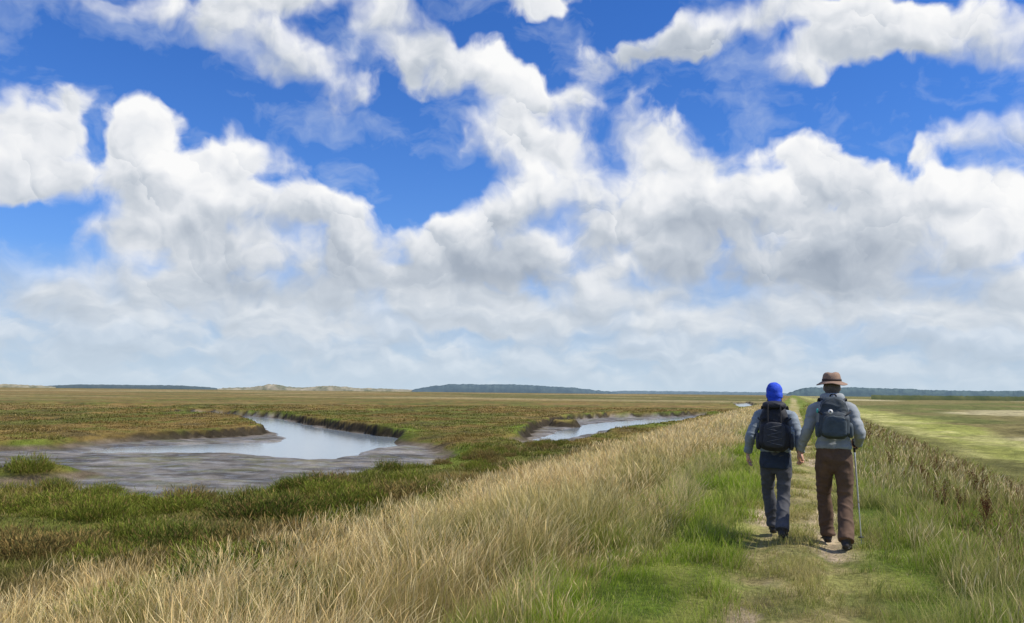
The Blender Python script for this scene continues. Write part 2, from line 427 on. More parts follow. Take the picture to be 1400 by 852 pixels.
def right_colour(x, y):
    n1 = fbm(x / 5, y / 12, 111, 4); n4 = fbm(x / 1.5, y / 4, 115, 4)
    c = lerp3(C(.26, .27, .070), C(.39, .37, .140), sstep(.35, .62, n1))
    c = lerp3(c, C(.16, .18, .045), sstep(.5, .7, n4) * .5)
    far = sstep(16, 20, x + (n1 - .5) * 8)
    c2 = lerp3(C(.18, .155, .060), C(.12, .130, .038), sstep(.45, .6, fbm(x / 25, y / 70, 112, 3)))
    c2 = lerp3(c2, C(.42, .37, .21), sstep(.58, .64, fbm(x / 60 + 3, y / 120, 113, 3)) * .8)
    near = sstep(11.5, 9.5, x + (n1 - .5) * 5)
    c = lerp3(c, C(.17, .16, .055), near * .8)
    return lerp3(c, c2, far)
mc = marsh_colour(gx, gy, gsd)
rc = right_colour(gx, gy)
bank_l = lerp3(C(.16, .13, .042), C(.28, .215, .085), fbm(gx / 1.5, gy / 3, 121, 3))
bank_r = lerp3(C(.12, .13, .035), C(.20, .18, .06), fbm(gx / 1.5, gy / 3, 122, 3))
n5 = fbm(gx * 1.6, gy * .9, 123, 4); n6 = fbm(gx * 5, gy * 4, 127, 3)
topc = lerp3(C(.11, .16, .022), C(.24, .26, .06), sstep(.40, .70, n5))
topc = lerp3(topc, C(.07, .10, .018), sstep(.55, .7, n6) * .5)
trk = np.exp(-((np.abs(gx + (fbm(gy / 3, gy * 0, 126, 2) - .5) * .3) - .36) / .18) ** 2)
topc = lerp3(topc, C(.40, .33, .15), np.clip(np.exp(-(gx / .62) ** 4) * (.35 + .55 * sstep(.3, .6, n6)), 0, 1))
topc = lerp3(topc, C(.55, .43, .29), np.clip(trk * sstep(.54, .64, fbm(gx * 2.2, gy * 1.1, 125, 4)), 0, 1) * .9)
c = topc.copy()
c = lerp3(c, bank_l, sstep(0.0, 0.08, gtl))
c = lerp3(c, bank_r, sstep(0.0, 0.10, gtr))
c = lerp3(c, mc, sstep(.80, .98, gtl))
c = lerp3(c, rc, sstep(.8, .98, gtr))
mud = sstep(.20, -.25, gsd)
mn1 = fbm(gx / 2.0, gy / 1.0, 131, 5)
mudc = lerp3(C(.085, .078, .068), C(.20, .185, .165), sstep(.32, .68, mn1))
edge = np.exp(-(np.clip(-gsd, 0, 9) / 1.0) ** 2)
mudc = lerp3(mudc, C(.17, .12, .06), edge * .7)
pb = sstep(-2.565, -2.52, gz)
mudc = lerp3(mudc, C(.25, .20, .14), pb * .5)
algae = sstep(.56, .66, fbm(gx / 1.8, gy / 1.0, 133, 4)) * sstep(.5, 2.5, gsw)
mudc = lerp3(mudc, C(.13, .13, .05), algae * .5)
c = lerp3(c, mudc, mud)
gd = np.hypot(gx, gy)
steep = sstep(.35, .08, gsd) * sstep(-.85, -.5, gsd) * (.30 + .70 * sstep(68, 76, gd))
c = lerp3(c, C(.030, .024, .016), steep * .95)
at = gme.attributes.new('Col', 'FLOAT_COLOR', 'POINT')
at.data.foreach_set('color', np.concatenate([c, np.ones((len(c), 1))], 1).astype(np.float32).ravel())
at = gme.attributes.new('wet', 'FLOAT', 'POINT')
wet = mud * (1 - steep) * (1 - pb * .9) * (1 - edge * .8)
at.data.foreach_set('value', wet.astype(np.float32))
gob = link(bpy.data.objects.new("ground", gme))
gob["kind"] = "structure"; gob["label"] = "grassy sea bank falling to brown and green salt marsh"; gob["category"] = "ground"

m, nb, b, out = new_mat("marsh_ground")
tco = nb.nt.nodes.new('ShaderNodeTexCoord').outputs['Object']
ac = nb.nt.nodes.new('ShaderNodeAttribute'); ac.attribute_name = 'Col'
aw = nb.nt.nodes.new('ShaderNodeAttribute'); aw.attribute_name = 'wet'
nf, _ = nb.noise(tco, 16, 7, 0.72)
nm, _ = nb.noise(tco, 1.3, 5, 0.65)
nl, _ = nb.noise(nb.vm('MULTIPLY', tco, (1, 1, 0)), 0.16, 6, 0.65)
k = nb.math('MULTIPLY', nb.mapr(nf, .32, .68, .52, 1.48), nb.mapr(nm, .3, .7, .64, 1.36))
k = nb.math('MULTIPLY', k, nb.mapr(nl, .35, .65, .64, 1.36))
k = nb.math('ADD', nb.math('MULTIPLY', nb.math('SUBTRACT', k, 1.0), nb.mapr(aw.outputs['Fac'], 0, 1, 1, .75)), 1.0)
cc = nb.vm('SCALE', ac.outputs['Color'], scale=k)
nb.put(b.inputs['Base Color'], cc)
wr, _ = nb.noise(tco, 0.8, 6, 0.68)
wf = nb.math('MULTIPLY', aw.outputs['Fac'], nb.mapr(wr, .46, .60, .12, 1))
nb.put(b.inputs['Roughness'], nb.mapr(wf, 0, 1, .95, .30))
nb.put(b.inputs['Specular IOR Level'], nb.mapr(wf, 0, 1, .08, .42))
bp = nb.nt.nodes.new('ShaderNodeBump'); nb.put(bp.inputs['Height'], nb.math('ADD', nf, nb.math('MULTIPLY', nm, 2.0)))
nb.put(bp.inputs['Strength'], nb.mapr(aw.outputs['Fac'], 0, 1, 1.0, .75)); bp.inputs['Distance'].default_value = 0.08
nb.put(b.inputs['Normal'], bp.outputs[0])
gme.materials.append(m)

wm = bpy.data.meshes.new("creek_water")
wm.from_pydata([(-140, 5, -2.70), (-9.5, 5, -2.70), (-9.5, 480, -2.70), (-300, 480, -2.70)], [], [(0, 1, 2, 3)])
wob = link(bpy.data.objects.new("water", wm)); wob["kind"] = "structure"; wob["label"] = "pale tidal creek water winding between muddy marsh edges"; wob["category"] = "water"
m, nb, b, out = new_mat("creek_water")
tco = nb.nt.nodes.new('ShaderNodeTexCoord').outputs['Object']
b.inputs['Base Color'].default_value = (.24, .29, .33, 1); b.inputs['Roughness'].default_value = .09; b.inputs['IOR'].default_value = 1.55
n1, _ = nb.noise(tco, 3.0, 4, .6)
bp = nb.nt.nodes.new('ShaderNodeBump'); nb.put(bp.inputs['Height'], n1); bp.inputs['Strength'].default_value = .16; bp.inputs['Distance'].default_value = .03
nb.put(b.inputs['Normal'], bp.outputs[0]); wm.materials.append(m)

# ------------------------------------------------------------------ ribbons (grass, leaves)
def ribbons(name, P, UP, W, BEND, T, WP, cb, ct, mat, obj=True, cpow=1.0):
    N = len(P); L = len(T)
    vs = []; cs = []
    for k, t in enumerate(T):
        cpt = P + UP * t + BEND * (t * t)
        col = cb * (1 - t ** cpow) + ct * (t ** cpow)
        if k < L - 1:
            vs += [cpt - W * WP[k], cpt + W * WP[k]]; cs += [col, col]
        else:
            vs.append(cpt); cs.append(col)
    nvp = len(vs)
    V = np.stack(vs, 1).reshape(-1, 3); CC = np.stack(cs, 1).reshape(-1, 3)
    tris = []
    for k in range(L - 2):
        a = 2 * k
        tris += [[a, a + 1, a + 3], [a, a + 3, a + 2]]
    a = 2 * (L - 2); tris.append([a, a + 1, a + 2])
    tris = np.array(tris)
    Fs = (tris[None] + (np.arange(N) * nvp)[:, None, None]).reshape(-1, 3)
    me = bpy.data.meshes.new(name)
    me.vertices.add(len(V)); me.vertices.foreach_set('co', V.astype(np.float32).ravel())
    me.loops.add(Fs.size); me.loops.foreach_set('vertex_index', Fs.astype(np.int32).ravel())
    me.polygons.add(len(Fs)); me.polygons.foreach_set('loop_start', (np.arange(len(Fs)) * 3).astype(np.int32))
    me.update(calc_edges=True)
    at = me.attributes.new('Col', 'FLOAT_COLOR', 'POINT')
    at.data.foreach_set('color', np.concatenate([np.clip(CC, 0, 1), np.ones((len(CC), 1))], 1).astype(np.float32).ravel())
    me.materials.append(mat)
    if obj:
        return link(bpy.data.objects.new(name, me))
    return me

def leaf_mat(name, trans=0.35):
    m = bpy.data.materials.new(name); m.use_nodes = True
    nt = m.node_tree; nt.nodes.clear()
    nb = NB(nt)
    out = nt.nodes.new('ShaderNodeOutputMaterial')
    a = nt.nodes.new('ShaderNodeAttribute'); a.attribute_name = 'Col'
    d = nt.nodes.new('ShaderNodeBsdfDiffuse'); t = nt.nodes.new('ShaderNodeBsdfTranslucent')
    nb.put(d.inputs[0], a.outputs['Color']); nb.put(t.inputs[0], a.outputs['Color'])
    ms = nt.nodes.new('ShaderNodeMixShader'); ms.inputs[0].default_value = trans
    nt.links.new(d.outputs[0], ms.inputs[1]); nt.links.new(t.outputs[0], ms.inputs[2]); nt.links.new(ms.outputs[0], out.inputs[0])
    return m
GM = leaf_mat("grass_blade", .42)
SM = leaf_mat("shrub_leaf", .25)

def field_pts(n, x0, x1, y0, y1, s=8.0, p=1.6):
    x = rng.uniform(x0, x1, n)
    a = (1 + max(y0, 0) / s) ** (1 - p); bb = (1 + y1 / s) ** (1 - p)
    y = s * ((a + rng.random(n) * (bb - a)) ** (1 / (1 - p)) - 1)
    return x, y

def grass(name, x, y, h, w, lean, leanvar, cb, ct, seed=False, cpow=1.0, windx=1.0, zoff=-0.02):
    N = len(x)
    z = ground(x, y) + zoff
    P = np.stack([x, y, z], 1)
    th = rng.uniform(0, 2 * math.pi, N)
    W = np.stack([np.cos(th), np.sin(th), np.zeros(N)], 1) * (w * .5)[:, None]
    la = rng.uniform(0, 2 * math.pi, N); lm = rng.random(N) ** .7 * leanvar
    bx = lean * windx + np.cos(la) * lm; by = lean * 0.15 + np.sin(la) * lm
    BE = np.stack([bx * h, by * h, -0.35 * (bx ** 2 + by ** 2) * h], 1)
    UP = np.stack([np.cos(la) * lm * h * .3, np.sin(la) * lm * h * .3, h], 1)
    if seed:
        T = [0, .4, .72, .86, 1.0]; WP = [.55, .45, .45, 1.5, 0]
    else:
        T = [0, .35, .7, 1.0]; WP = [1, .9, .6, 0]
    return ribbons(name, P, UP, W, BE, T, WP, cb, ct, GM, cpow=cpow)  # darker roots, brighter tips: shade and contrast painted over the natural blade gradient

def stuff(o, label, cat):
    o["kind"] = "stuff"; o["label"] = label; o["category"] = cat

def colmix(n, *cols_w):
    cols = np.array([c for c, _ in cols_w]); w = np.array([q for _, q in cols_w], dtype=float); w /= w.sum()
    idx = rng.choice(len(cols), n, p=w)
    return cols[idx] * rng.uniform(.75, 1.2, (n, 1))

spots = []
for (px, py, s, kd) in [(312, 815, 1.3, 1), (345, 800, 1.1, 0), (285, 800, 1.0, 2), (240, 745, 1.3, 0), (200, 735, 1.1, 2), (285, 740, 1.2, 1), (385, 705, 1.7, 0), (425, 735, 1.3, 3), (360, 705, 1.3, 1), (460, 695, 1.6, 0), (420, 765, 1.1, 1),
                   (500, 690, 1.4, 2), (545, 682, 1.4, 3), (600, 674, 1.3, 0), (640, 664, 1.2, 3), (560, 662, 1.2, 2), (150, 705, 1.2, 2), (90, 690, 1.3, 2), (40, 700, 1.2, 2), (180, 685, 1.0, 2), (250, 695, 1.1, 2), (480, 725, 1.2, 2), (530, 715, 1.0, 1),
                   (120, 745, 1.1, 3), (60, 755, 1.2, 3), (20, 740, 1.0, 3), (430, 668, 1.2, 0), (700, 652, 1.0, 3), (190, 845, 1.1, 2), (160, 770, 1.0, 2), (345, 750, 1.1, 3), (55, 638, 1.5, 2), (640, 690, .9, 1), (380, 790, 1.0, 2),
                   (330, 785, 1.3, 0), (260, 780, 1.0, 3), (570, 730, .9, 1), (225, 815, 1.0, 3), (400, 820, .9, 1), (470, 760, .9, 3), (300, 765, 1.1, 2), (210, 770, 1.0, 3)]:
    X, Y = sight_ground(px, py)
    spots.append((X, Y, s, kd))
NG = len(spots)
tries = 0
while len(spots) < 150 and tries < 4000:
    tries += 1
    r_ = random.uniform(10, 60); a_ = math.radians(random.uniform(-56, -12))
    X, Y = r_ * math.sin(a_), r_ * math.cos(a_)
    if X > -7.0: continue
    if float(bed_sd(np.array([X]), np.array([Y]))[0]) < .8: continue
    if vnoise(np.array([X / 5]), np.array([Y / 5]), 311)[0] < .35: continue
    spots.append((X, Y, random.uniform(.4, 1.1), random.choice([0, 2, 2, 3, 3, 3])))

# 1. golden tall grass on seaward slope
def golden(n, seed):
    x, y = field_pts(n, -14.0, -1.25, 0, 150, 6.5)
    edge_r = -1.45 + (fbm(y / 1.1, y * 0, 202, 3) - .5) * 1.3
    ext = sstep(16, 7, y) * 2.6
    lfade = sstep(-11.8, -7.5, x + ext + (fbm(y / 2.5, x / 2.5, 203, 3) - .5) * 6.0)
    tuft = fbm(x * 1.9, y * 1.9, 204, 3)
    dens = (sstep(.34, .56, tuft) * .88 + .12) * lfade
    gap = sstep(.34, .42, fbm(x / 1.6, y / 1.6, 212, 3))
    dens = dens * (.25 + .75 * gap)
    for (X, Y, s, kd) in spots[:NG]:
        if X > -13: dens = dens * (.12 + .88 * sstep(.15 * s, .60 * s, np.hypot(x - X, (y - Y) * .9)))
    keep = (x < edge_r) & (rng.random(n) < dens)
    x, y, tuft, ext = x[keep], y[keep], tuft[keep], ext[keep]
    N = len(x)
    dist = np.hypot(x, y)
    patch = fbm(x / 1.6, y / 2.8, 205, 3)
    h = (.24 + .28 * fbm(x / 1.5, y / 1.5, 206, 3) + .20 * sstep(.45, .7, tuft)) * rng.uniform(.6, 1.15, N) * (.45 + .55 * sstep(-1.3, -2.6, x))
    if seed: h *= 1.25
    w = np.maximum(.0030, dist * .00048) * rng.uniform(.7, 1.3, N)
    gust = fbm(x / 1.2, y / 1.8, 207, 3)
    lean = -.12 + .70 * (gust - .2)
    if seed:
        ct = colmix(N, ((1.0, .80, .43), 5), ((.90, .66, .30), 3), ((.55, .36, .16), 1.0)); cb = colmix(N, ((.26, .21, .06), 1), ((.36, .27, .09), 1))  # straw tips warmed and brightened, a sunlit look put into the colour
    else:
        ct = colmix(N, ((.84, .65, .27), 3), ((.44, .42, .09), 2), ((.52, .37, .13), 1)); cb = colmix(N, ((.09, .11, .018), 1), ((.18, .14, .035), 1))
    gt = sstep(.52, .62, patch)[:, None] * (.38 if seed else .85)
    ct = ct * (1 - gt) + np.array([[.24, .29, .04]]) * gt; cb = cb * (1 - gt) + np.array([[.05, .08, .014]]) * gt
    rt = (sstep(-6.0, -9.5, x + ext) * .5 * sstep(.45, .6, fbm(x / 2.5, y / 2.5, 209, 3)))[:, None]
    ct = ct * (1 - rt) + np.array([[.36, .25, .09]]) * rt
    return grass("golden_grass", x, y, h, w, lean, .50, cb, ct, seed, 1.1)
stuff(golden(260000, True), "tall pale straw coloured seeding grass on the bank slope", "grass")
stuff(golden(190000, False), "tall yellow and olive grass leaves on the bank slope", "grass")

def topgrass(n, x0, x1, hmin, hmax, cols_t, cols_b, dens_fn, name, lab, wmin=.0035, ymax=90, lean=.1, tuf=1.5, yla=.55):
    x, y = field_pts(n, x0, x1, 0, ymax)
    keep = rng.random(n) < dens_fn(x, y)
    x, y = x[keep], y[keep]; N = len(x)
    dist = np.hypot(x, y)
    tf = fbm(x * 2.2, y * 2.2, 221, 3)
    h = rng.uniform(hmin, hmax, N) * (.35 + tuf * sstep(.35, .7, tf))
    w = np.maximum(wmin, dist * .0006) * rng.uniform(.7, 1.3, N)
    ct = colmix(N, *cols_t); yl = sstep(.48, .62, fbm(x * 1.3, y * .9, 222, 3))[:, None] * yla
    ct = ct * (1 - yl) + np.array([[.64, .53, .24]]) * yl
    dk = sstep(.42, .32, fbm(x * 2.0, y * 1.6, 224, 3))[:, None] * .35
    ct = ct * (1 - dk) + np.array([[.18, .27, .03]]) * dk
    o = grass(name, x, y, h, w, lean, .6, colmix(N, *cols_b), ct)
    stuff(o, lab, "grass")
topgrass(120000, -2.3, -.35, .06, .18, [((.38, .54, .05), 5), ((.52, .56, .10), 3), ((.74, .62, .30), 1.3)], [((.11, .17, .02), 1)],
         lambda x, y: sstep(-.35, -.75, x), "verge_grass", "short bright green grass beside the worn path", yla=.35)
topgrass(95000, .45, 2.7, .06, .20, [((.34, .46, .05), 4), ((.46, .48, .11), 2.5), ((.70, .58, .29), 2)], [((.10, .15, .02), 1)],
         lambda x, y: sstep(.42, .9, x), "verge_grass", "short green grass with dry stalks beside the path")
topgrass(170000, -.9, .9, .025, .085, [((.38, .44, .08), 3), ((.70, .58, .28), 3.5), ((.52, .50, .15), 2)], [((.24, .21, .07), 1)],
         lambda x, y: (.45 + .55 * (1 - np.exp(-((np.abs(x) - .36) / .17) ** 2))) * (.30 + .70 * sstep(.35, .5, fbm(x * 3, y * 2, 229, 3))), "path_grass", "trodden thin straw and green grass growing on the footpath", .0032, 45)
topgrass(26000, -1.9, -1.1, .16, .34, [((.86, .68, .36), 3), ((.46, .48, .12), 2)], [((.14, .16, .04), 1)],
         lambda x, y: sstep(.54, .62, fbm(x * 1.6, y * 1.2, 226, 3)) * sstep(-1.1, -1.4, x), "tuft_grass", "taller straw tufts at the verge edge")
topgrass(115000, .95, 8.2, .14, .36, [((.66, .56, .25), 2.2), ((.34, .40, .07), 3.5), ((.38, .27, .11), 1.8), ((.26, .33, .05), 2)], [((.09, .12, .022), 1), ((.14, .12, .04), 1)],
         lambda x, y: sstep(.95, 1.8, x) * (.25 + .75 * sstep(.42, .58, fbm(x * 1.5, y, 231, 3))), "rough_grass", "rough mixed green and straw grass on the landward shoulder", .0036, 120, .1)
x, y = field_pts(46000, 1.5, 8.0, 0, 100); k = rng.random(len(x)) < sstep(.44, .60, fbm(x / .9, y / 1.1, 242, 3)) * (.3 + .7 * sstep(1.5, 2.6, x)); x, y = x[k], y[k]; N = len(x)
o = grass("brown_weeds", x, y, rng.uniform(.15, .42, N), np.maximum(.0045, np.hypot(x, y) * .0007), .05, .6, colmix(N, ((.12, .10, .035), 1)), colmix(N, ((.27, .16, .08), 3), ((.44, .33, .16), 2.5), ((.15, .085, .045), 2.5)), True)
stuff(o, "dry brown weeds and seedheads on the landward shoulder", "weeds")
x, y = field_pts(24000, 1.0, 7.5, 0, 100); k = rng.random(len(x)) < sstep(.40, .6, fbm(x / 1.2, y / 1.2, 241, 3)); x, y = x[k], y[k]; N = len(x)
o = grass("seed_grass", x, y, rng.uniform(.22, .46, N), np.maximum(.003, np.hypot(x, y) * .0005), .12, .4, colmix(N, ((.26, .22, .07), 1)), colmix(N, ((.95, .76, .42), 3), ((.5, .36, .18), 1)), True)
stuff(o, "thin pale seeding grass stalks on the landward shoulder", "grass")

# 3. low marsh vegetation
def polar_pts(n, r0, r1, a0, a1, p):
    q = 2 - p
    r = (r0 ** q + rng.random(n) * (r1 ** q - r0 ** q)) ** (1 / q)
    a = np.radians(rng.uniform(a0, a1, n))
    return r * np.sin(a), r * np.cos(a)
x, y = polar_pts(400000, 7, 200, -58, 0, 1.97)
k = rng.random(len(x)) < sstep(-5.0, -10.0, x + (fbm(x / 2, y / 2, 250, 2) - .5) * 4); x, y = x[k], y[k]
_z, sd_, sw_, a_, b_ = ground(x, y, True)
k = sd_ > .12 + rng.random(len(x)) * .8; x, y, sd_ = x[k], y[k], sd_[k]; N = len(x)
dist = np.hypot(x, y)
mcx = marsh_colour(x, y, sd_)
tall = fbm(x / 2.5, y / 2.5, 251, 3)
h = (.12 + .30 * sstep(.38, .72, tall)) * rng.uniform(.5, 1.25, N) * (.60 + .40 * sstep(90, 20, dist))
w = np.maximum(.0055, dist * .00075) * rng.uniform(.7, 1.3, N)
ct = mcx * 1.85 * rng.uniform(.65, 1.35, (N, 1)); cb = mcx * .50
straw = (rng.random(N) < .14 + .30 * sstep(.5, .65, fbm(x / 3, y / 5, 253, 3)))[:, None]
ct = np.where(straw, np.array([[.60, .46, .20]]) * rng.uniform(.7, 1.2, (N, 1)), ct)
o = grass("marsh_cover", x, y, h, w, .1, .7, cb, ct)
stuff(o, "low olive green and brown saltmarsh vegetation", "marsh plants")

# 4. shrubs
def shrub_mesh(seed, cg1, cg2, brown):
    r = np.random.default_rng(seed)
    N = 3600
    ph = r.uniform(0, 2 * math.pi, N); ct_ = r.random(N) ** .6
    el_ = np.arccos(1 - ct_ * .97)
    lob = .50 + .80 * fbm(np.cos(ph) * 2.2 + seed, np.sin(ph) * 2.2 + el_ * 2.5, seed, 3)
    rad = lob * (r.random(N) ** .35) * (1 + .25 * r.normal(0, 1, N) * (r.random(N) < .15))
    dx, dy, dz = np.sin(el_) * np.cos(ph), np.sin(el_) * np.sin(ph), np.cos(el_)
    P = np.stack([dx * rad * .72, dy * rad * .72, dz * rad * .52], 1)
    L = r.uniform(.05, .16, N)
    UP = np.stack([dx * .5 + r.normal(0, .35, N), dy * .5 + r.normal(0, .35, N), dz * .4 + .6 + r.normal(0, .25, N)], 1)
    UP = UP / np.linalg.norm(UP, axis=1)[:, None] * L[:, None]
    th = r.uniform(0, 2 * math.pi, N)
    W = np.stack([np.cos(th), np.sin(th), r.normal(0, .3, N)], 1) * r.uniform(.004, .008, (N, 1))
    t = r.random((N, 1))
    ctc = np.array([cg1]) * (1 - t) + np.array([cg2]) * t
    ctc = np.where(r.random((N, 1)) < brown, np.array([[.36, .25, .09]]), ctc) * r.uniform(.6, 1.4, (N, 1))
    return ribbons("shrub", P, UP, W, UP * 0.1, [0, .5, 1], [.7, 1, 0], ctc * .55, ctc, SM, obj=False)
SH = [shrub_mesh(301, (.10, .14, .025), (.19, .23, .04), .20), shrub_mesh(302, (.08, .11, .024), (.15, .18, .038), .28),
      shrub_mesh(303, (.16, .20, .032), (.28, .32, .05), .18), shrub_mesh(304, (.16, .15, .05), (.27, .23, .08), .5)]
labs = ["dark green bushy saltmarsh shrub on the marsh edge", "dark green and brown shrub among dry grass", "olive green low saltmarsh shrub on marsh ground", "brownish dry saltmarsh shrub on marsh ground"]
for (X, Y, s, kd) in spots:
    o = bpy.data.objects.new("shrub", SH[kd]); link(o)
    o.location = (X, Y, gzp(X, Y) - .05)
    o.scale = (s * random.uniform(.9, 1.5), s * random.uniform(.8, 1.3), s * random.uniform(.75, 1.15)); o.rotation_euler = (0, 0, random.uniform(0, 6.28))
    o["label"] = labs[kd]; o["category"] = "shrub"; o["group"] = "shrubs on the marsh edge"

# 5. dock plants
def dock_mesh(seed):
    r = np.random.default_rng(seed)
    Ps = []; Us = []; Ws = []; cbs = []; cts = []
    for sidx in range(5):
        a = r.uniform(0, 6.28); ln = r.uniform(.45, .8); tilt = r.uniform(.03, .28)
        d = np.array([math.cos(a) * tilt, math.sin(a) * tilt, 1.0]); d /= np.linalg.norm(d)
        base = np.array([math.cos(a) * .03, math.sin(a) * .03, 0])
        for q in range(2):
            th = q * 1.57
            Ps.append(base); Us.append(d * ln); Ws.append(np.array([math.cos(th), math.sin(th), 0]) * .006); cbs.append([.12, .08, .04]); cts.append([.16, .08, .04])
        for k in range(110):
            t = r.uniform(.38, 1.0)
            sp_ = .050 * (1.1 - t) + .012
            off = r.normal(0, 1, 3) * np.array([sp_, sp_, .01])
            Ps.append(base + d * ln * t + off); u_ = r.normal(0, 1, 3); u_[2] = abs(u_[2]) + .4
            Us.append(u_ / np.linalg.norm(u_) * r.uniform(.015, .032)); w_ = r.normal(0, 1, 3); Ws.append(w_ / np.linalg.norm(w_) * .007)
            cc_ = np.array([.16, .075, .038]) * r.uniform(.6, 1.4); cbs.append(cc_ * .7); cts.append(cc_)
    for k in range(14):
        a = r.uniform(0, 6.28); Ps.append(np.zeros(3)); Us.append(np.array([math.cos(a) * .2, math.sin(a) * .2, r.uniform(.1, .3)]))
        Ws.append(np.array([-math.sin(a), math.cos(a), 0]) * .022); cbs.append([.08, .08, .02]); cts.append([.16, .12, .04])
    P, U, W = map(np.array, (Ps, Us, Ws))
    return ribbons("dock_plant", P, U, W, U * 0, [0, .5, 1], [.8, 1, 0], np.array(cbs), np.array(cts), SM, obj=False)
DK = [dock_mesh(s) for s in (401, 402, 403)]
dsp = [(3.05, 9.4, 1.0), (3.5, 10.6, .9), (2.9, 12.0, .9), (3.9, 9.2, .9), (2.6, 14.0, .8), (3.6, 8.2, .75), (2.4, 8.6, .6), (2.7, 10.8, .7), (2.2, 11.5, .7), (2.0, 13.5, .7), (2.1, 16.0, .7), (1.9, 19.0, .7)]
while len(dsp) < 110:
    Y = 7.5 + 45 * random.random() ** 1.2; X = random.uniform(1.7, 6.0)
    if vnoise(np.array([X / 1.2]), np.array([Y / 2]), 411)[0] > .30:
        dsp.append((X, Y, random.uniform(.45, .85)))
for (X, Y, s) in dsp:
    o = bpy.data.objects.new("dock_plant", random.choice(DK)); link(o)
    o.location = (X, Y, gzp(X, Y) - .02); o.scale = (s, s, s * random.uniform(.7, 1)); o.rotation_euler = (0, 0, random.uniform(0, 6.28))
    o["label"] = "dry reddish brown dock plant with seed spikes in rough grass"; o["category"] = "plant"; o["group"] = "dock plants on the bank shoulder"

# ------------------------------------------------------------------ distant ridges
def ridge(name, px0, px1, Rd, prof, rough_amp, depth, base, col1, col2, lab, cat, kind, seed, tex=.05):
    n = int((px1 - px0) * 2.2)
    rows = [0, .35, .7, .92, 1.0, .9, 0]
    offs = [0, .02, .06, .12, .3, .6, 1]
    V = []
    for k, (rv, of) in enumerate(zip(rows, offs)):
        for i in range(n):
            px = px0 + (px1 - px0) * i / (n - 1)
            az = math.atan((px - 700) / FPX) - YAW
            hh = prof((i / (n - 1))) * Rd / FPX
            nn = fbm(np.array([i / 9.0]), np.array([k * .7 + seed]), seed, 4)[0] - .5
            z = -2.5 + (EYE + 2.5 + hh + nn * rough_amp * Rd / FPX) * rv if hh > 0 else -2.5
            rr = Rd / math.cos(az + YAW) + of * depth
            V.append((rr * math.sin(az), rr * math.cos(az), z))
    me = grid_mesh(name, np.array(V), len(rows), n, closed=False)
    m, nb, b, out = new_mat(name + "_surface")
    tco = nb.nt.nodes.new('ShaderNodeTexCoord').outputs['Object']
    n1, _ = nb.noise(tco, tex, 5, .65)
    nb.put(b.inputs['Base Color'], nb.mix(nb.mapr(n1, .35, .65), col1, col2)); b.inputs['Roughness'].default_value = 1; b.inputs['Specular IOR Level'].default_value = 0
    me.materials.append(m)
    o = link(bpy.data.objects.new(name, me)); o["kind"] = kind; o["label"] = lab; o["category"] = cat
    return o
def hump(t, a=.12): return max(.01, min(1, t / a, (1 - t) / a)) ** .6
ridge("distant_wood", 565, 845, 2500, lambda t: (10.0 - 6.5 * max(0, (t - .55)) / .45) * hump(t, .20), 2.2, 300, 0, (.085, .125, .155), (.11, .155, .175), "dark wooded rise beyond the marsh", "wood", "stuff", 501)  # bluish wood tones here and below have distance haze painted into the colour
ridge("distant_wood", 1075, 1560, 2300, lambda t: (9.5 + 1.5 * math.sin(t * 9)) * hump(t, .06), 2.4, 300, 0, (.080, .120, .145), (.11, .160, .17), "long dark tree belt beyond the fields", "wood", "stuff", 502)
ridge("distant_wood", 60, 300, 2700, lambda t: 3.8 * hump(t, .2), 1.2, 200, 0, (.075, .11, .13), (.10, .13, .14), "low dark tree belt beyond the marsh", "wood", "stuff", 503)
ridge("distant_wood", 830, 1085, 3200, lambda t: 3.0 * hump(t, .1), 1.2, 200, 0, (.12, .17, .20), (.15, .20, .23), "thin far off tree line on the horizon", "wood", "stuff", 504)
ridge("dune_hill", 300, 580, 2600, lambda t: (2.5 + 4.5 * math.exp(-((t - .27) / .07) ** 2) + 3.0 * math.exp(-((t - .55) / .10) ** 2)) * hump(t, .2), 2.2, 250, 0, (.12, .14, .10), (.36, .32, .24), "pale sandy dunes with scrub beyond the marsh", "dunes", "structure", 505, .03)
ridge("dune_hill", -250, 80, 2600, lambda t: 3.0 * hump(t, .2), 1.5, 250, 0, (.15, .16, .11), (.36, .32, .23), "low pale sandy dune line beyond the marsh", "dunes", "structure", 506, .03)
ridge("field_hedge", 1190, 1560, 700, lambda t: .6, 1.6, 40, 0, (.06, .08, .04), (.11, .12, .055), "low dark hedge line across the fields", "hedge", "stuff", 507)

# ------------------------------------------------------------------ modelling helpers for figures
def catmull(pts, rads, sub):
    P = []; Rr = []
    n = len(pts)
    for i in range(n - 1):
        p0 = pts[max(i - 1, 0)]; p1 = pts[i]; p2 = pts[i + 1]; p3 = pts[min(i + 2, n - 1)]
        for k in range(sub):
            t = k / sub
            P.append(.5 * ((2 * p1) + (p2 - p0) * t + (2 * p0 - 5 * p1 + 4 * p2 - p3) * t * t + (3 * p1 - p0 - 3 * p2 + p3) * t ** 3))
            s = t * t * (3 - 2 * t)
            Rr.append((rads[i][0] * (1 - s) + rads[i + 1][0] * s, rads[i][1] * (1 - s) + rads[i + 1][1] * s))
    P.append(pts[-1]); Rr.append(rads[-1])
    return P, Rr

